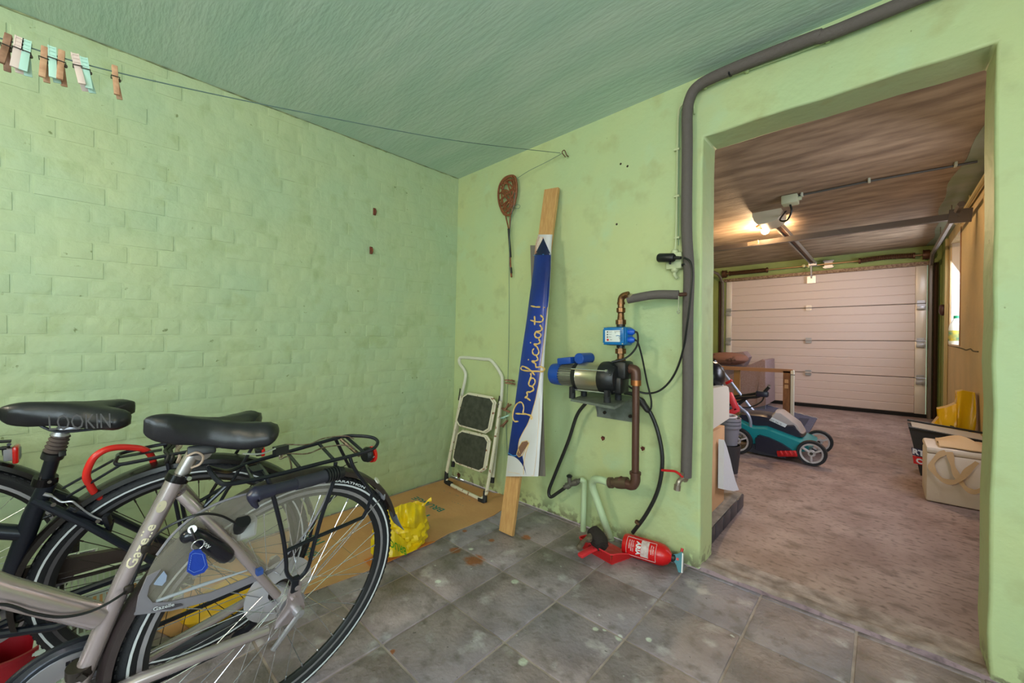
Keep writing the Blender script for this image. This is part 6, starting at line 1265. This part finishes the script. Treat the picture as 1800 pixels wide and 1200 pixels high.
# box, white board, bags standing on the step
xb_ = -.695
def xq(u, v, x=xb_): return P(u, v, x=x)
bz = hz+.001; y1_ = xq(1273, 850).y
tag(MB().box((xb_-.15, (2.125+y1_)/2, (bz+xq(1273, 748).z)/2), (.3, y1_-2.125, xq(1273, 748).z-bz), bev=.003).build('cardboard_box', M('tan_cardboard', (214, 166, 124), .75, col2=(200, 152, 112), scale=6)), 'tall tan cardboard box on the step behind the left door jamb', 'box')
y2_ = xq(1282, 700, -.67).y; zt1, zb1 = xq(1280, 677, -.67).z, xq(1282, 735, -.67).z
MB_ = MB().prism([(-.67, 2.13, xq(1253, 760, -.67).z+.01), (-.67, y2_, zb1), (-.67, y2_+.003, zt1-.05), (-.67, y2_-.02, zt1-.012), (-.67, y2_-.06, zt1), (-.67, 2.13, zt1+.012)], (-.05, 0, 0))
tag(MB_.build('foam_board', M('cream_board', (224, 212, 202), .5)), 'cream white board with rounded corner standing above the tan box', 'board')
MBb = MB().prism([xq(u, v, -.655) for u, v in ((1273, 773), (1278, 786), (1284, 808), (1288, 826), (1293, 845), (1299, 861), (1290, 863), (1272, 860))], (-.03, 0, 0))
tag(MBb.build('plastic_bag', M('white_film', (222, 222, 230), .35, bump=.3)), 'white plastic bag hanging beside the tan box down to the step', 'bag')
tag(bagmesh(tuple(xq(1252, 660, -.76)), .07, .09, .085, 31, 16, 20, .1).build('black_sack', M('black_film', (24, 26, 34), .25)), 'shiny black sack on top behind the left door jamb', 'sack')
# nested grey buckets on a black bin
yb2 = 3.52; bcx = Y(1281, 800, yb2); 
tag(MB().lathe((bcx.x, yb2, 0), (0, 0, 1), [(.001, .0), (.065, .0), (.085, .22), (.08, .22), (.06, .012), (.001, .012)], 24).build('bin', M('bin_black', (48, 46, 50), .5)), 'black bin standing under the nested grey buckets', 'bin')
for k in range(3):
    z0_ = .222+.028*k
    T = tag(MB().lathe((bcx.x, yb2, z0_-.0), (0, 0, 1), [(.060, .0), (.074, .135), (.086, .137), (.086, .158), (.078, .158), (.076, .150), (.058, .004), (.001, .004), (.001, .0), (.06, 0)] if k < 3 else [], 30).build('bucket', M('bucket_grey', (120, 118, 128), .4)), ('bottom grey bucket of the nested stack', 'middle grey bucket of the nested stack', 'top grey bucket of the nested stack, hose coiled inside')[k], 'bucket', 'nested grey buckets')
tag(MB().tube([(bcx.x+.052*math.cos(t), yb2+.052*math.sin(t), .42+.004*t) for t in [i*.35 for i in range(34)]], .008, 8).build('hose', M('pale_hose', (196, 186, 190), .5)), 'pale hose coiled inside the top grey bucket', 'hose')
# right side: cooler, tote bag, sports bag, yellow sack
cA = P(1627, 880, z=0); ct = Y(1628, 784, cA.y).z
T = thing('cool_box', 'white polystyrene cool box just beyond the right door jamb', 'cool box', (cA.x+.2, cA.y+.15, 0)); CBX = M('polystyrene', (216, 202, 188), .55, bump=.1, bscale=200)
MB().box(((cA.x+.565)/2, cA.y+.17, ct*.5-.02), (.565-cA.x, .34, ct-.045), bev=.014).build('box_body', CBX, T)
MB().box(((cA.x+.565)/2, cA.y+.17, ct-.022), (.567-cA.x, .342, .042), bev=.014).build('lid', CBX, T)
T = thing('tote_bag', 'cream cotton tote bag lying on the white cool box, handles hanging down', 'bag', (cA.x+.2, cA.y+.15, ct)); TT = M('cream_cotton', (204, 172, 132), .85, bump=.2, bscale=300)
MB().grid(lambda u, v: Vector((cA.x+.06+(.5-cA.x)*u, cA.y+.012+.29*v+.01*math.sin(u*9), ct+.006+.045*math.sin(PI*v)*math.sin(PI*min(1, u*1.1+.08))+.012*math.sin(u*11+v*7)*math.sin(PI*v))), 20, 14, th=(0, 0, .006)).build('bag_body', TT, T)
yf2 = cA.y-.012
def ribbon(pts, w_=.017):
    mb = MB(); P3 = CR([Y(u, v, yf2-.004*k) for k, (u, v) in enumerate(pts)], 6); n = len(P3); vs = []
    for i in range(n):
        t = (P3[min(i+1, n-1)]-P3[max(i-1, 0)]).normalized(); s_ = t.cross(Vector((0, -1, 0))).normalized()*w_*(.8+.2*math.sin(i*.5)); vs += [P3[i]-s_, P3[i]+s_]
    return mb.add(vs+[v+Vector((0, -.002, 0)) for v in vs], [(2*i, 2*i+1, 2*i+3, 2*i+2) for i in range(n-1)]+[(2*n+2*i, 2*n+2*i+2, 2*n+2*i+3, 2*n+2*i+1) for i in range(n-1)])
ribbon([(1663, 794), (1650, 800), (1638, 815), (1640, 826), (1655, 842), (1672, 847), (1688, 842), (1702, 826), (1718, 812)]).build('handle', TT, T)
ribbon([(1669, 794), (1672, 808), (1677, 825), (1686, 842), (1698, 858), (1712, 864), (1726, 860)]).build('handle', TT, T)
yb3 = 4.46
T = thing('shopping_bag', 'large black shopping bag with white lettering behind the cool box', 'bag', (.4, yb3+.1, 0)); BKB = M('black_woven', (34, 30, 30), .55, bump=.2, bscale=30)
zt3 = Y(1600, 750, yb3).z; bl_ = Y(1618, 842, yb3); tl_ = Y(1597, 752, yb3)
MB().prism([Vector((bl_.x, yb3, .002)), Vector((.56, yb3, .002)), Vector((.565, yb3, zt3-.05)), Vector((tl_.x, yb3, zt3)), Vector((tl_.x+.03, yb3, zt3*.6))], (0, .22, 0)).build('bag_body', BKB, T)
MB().bar((tl_.x, yb3-.004, zt3-.005), (.566, yb3-.004, zt3-.05), .02, .012).bar((tl_.x, yb3+.225, zt3+.02), (.566, yb3+.225, zt3-.02), .03, .012).build('rim_binding', BLACK, T)
MB().prism([(tl_.x+.02, yb3+.01, zt3-.0), (.55, yb3+.01, zt3-.045), (.55, yb3+.2, zt3-.03), (tl_.x+.02, yb3+.2, zt3+.01)], (0, 0, .004)).build('lining', M('lining_pale', (190, 184, 176), .6), T)
a = Y(1603, 786, yb3-.003); b = Y(1640, 797, yb3-.003); dx = (b-a).normalized()
MB().prism([Y(u, v, yb3-.001) for u, v in ((1602, 786), (1640, 794), (1640, 806), (1604, 799))], (0, -.001, 0)).build('navy_band', M('navy_band', (26, 30, 70), .5), T)
MB().prism([Y(u, v, yb3-.001) for u, v in ((1604, 800), (1640, 808), (1640, 821), (1606, 814))], (0, -.001, 0)).build('red_band', RED, T)
text_on('RTS', lambda x, y: Y(1604, 797, yb3-.003)+dx*x+Vector((0, 0, y)), fit=(.095, .045), bold=.05).build('lettering', LINEW, T)
text_on('CT', lambda x, y: Y(1610, 813, yb3-.003)+dx*x+Vector((0, 0, y)), fit=(.070, .042), bold=.05).build('lettering', LINEW, T)
mk = MB()
for k in range(3): mk.prism([Y(1631+k*5, 779+k*.7, yb3-.002), Y(1635+k*5, 780+k*.7, yb3-.002), Y(1642+k*2.6, 772.5+k*.3, yb3-.002) if k == 9 else Y(1635+k*5-4+k*1.5, 777-k*2.6, yb3-.002), Y(1631+k*5-4+k*1.5, 776-k*2.6, yb3-.002)], (0, -.001, 0))
mk.build('three_bar_mark', LINEW, T)
yy_ = 5.0; T = thing('yellow_sack', 'large yellow plastic sack propped behind the black shopping bag', 'sack', (.45, yy_, 0))
sack = CR([(1632, 765), (1640, 745), (1652, 732), (1656, 727), (1648, 719), (1664, 716), (1680, 710), (1683, 700), (1682, 688), (1692, 687), (1712, 690), (1726, 692)], 3)if False else [(1632, 765), (1640, 745), (1652, 732), (1656, 727), (1648, 719), (1664, 716), (1680, 709), (1683, 700), (1682, 688), (1692, 686), (1712, 690), (1722, 691)]
n_ = len(sack)
def sackf(u, v):
    i = u*(n_-1); k = min(int(i), n_-2); t = i-k; pu = sack[k][0]+(sack[k+1][0]-sack[k][0])*t; pv = sack[k][1]+(sack[k+1][1]-sack[k][1])*t
    top_ = Y(pu, pv, yy_); c0_ = Vector((.43, yy_, .0)); p_ = top_.lerp(Vector((top_.x*.6+.17, yy_, .0)), v)
    p_.x = min(p_.x, .56); return Vector((p_.x, yy_-.12*math.sin(PI*min(1, v*1.1))*math.sin(PI*(.12+u*.7))-.012*math.sin(u*26+v*3), max(.003, p_.z)))
MB().grid(sackf, 44, 16, th=(0, .12, 0)).build('sack_body', YEL2, T, 30)
mk = MB().tube([Y(1670, 748, yy_-.13), Y(1677, 750, yy_-.13)], .004, 5).tube([Y(1702, 758, yy_-.11), Y(1712, 762, yy_-.11)], .004, 5); mk.build('print_mark', TX, T)
for o in bpy.data.objects:
    if '_o' in o: del o['_o']
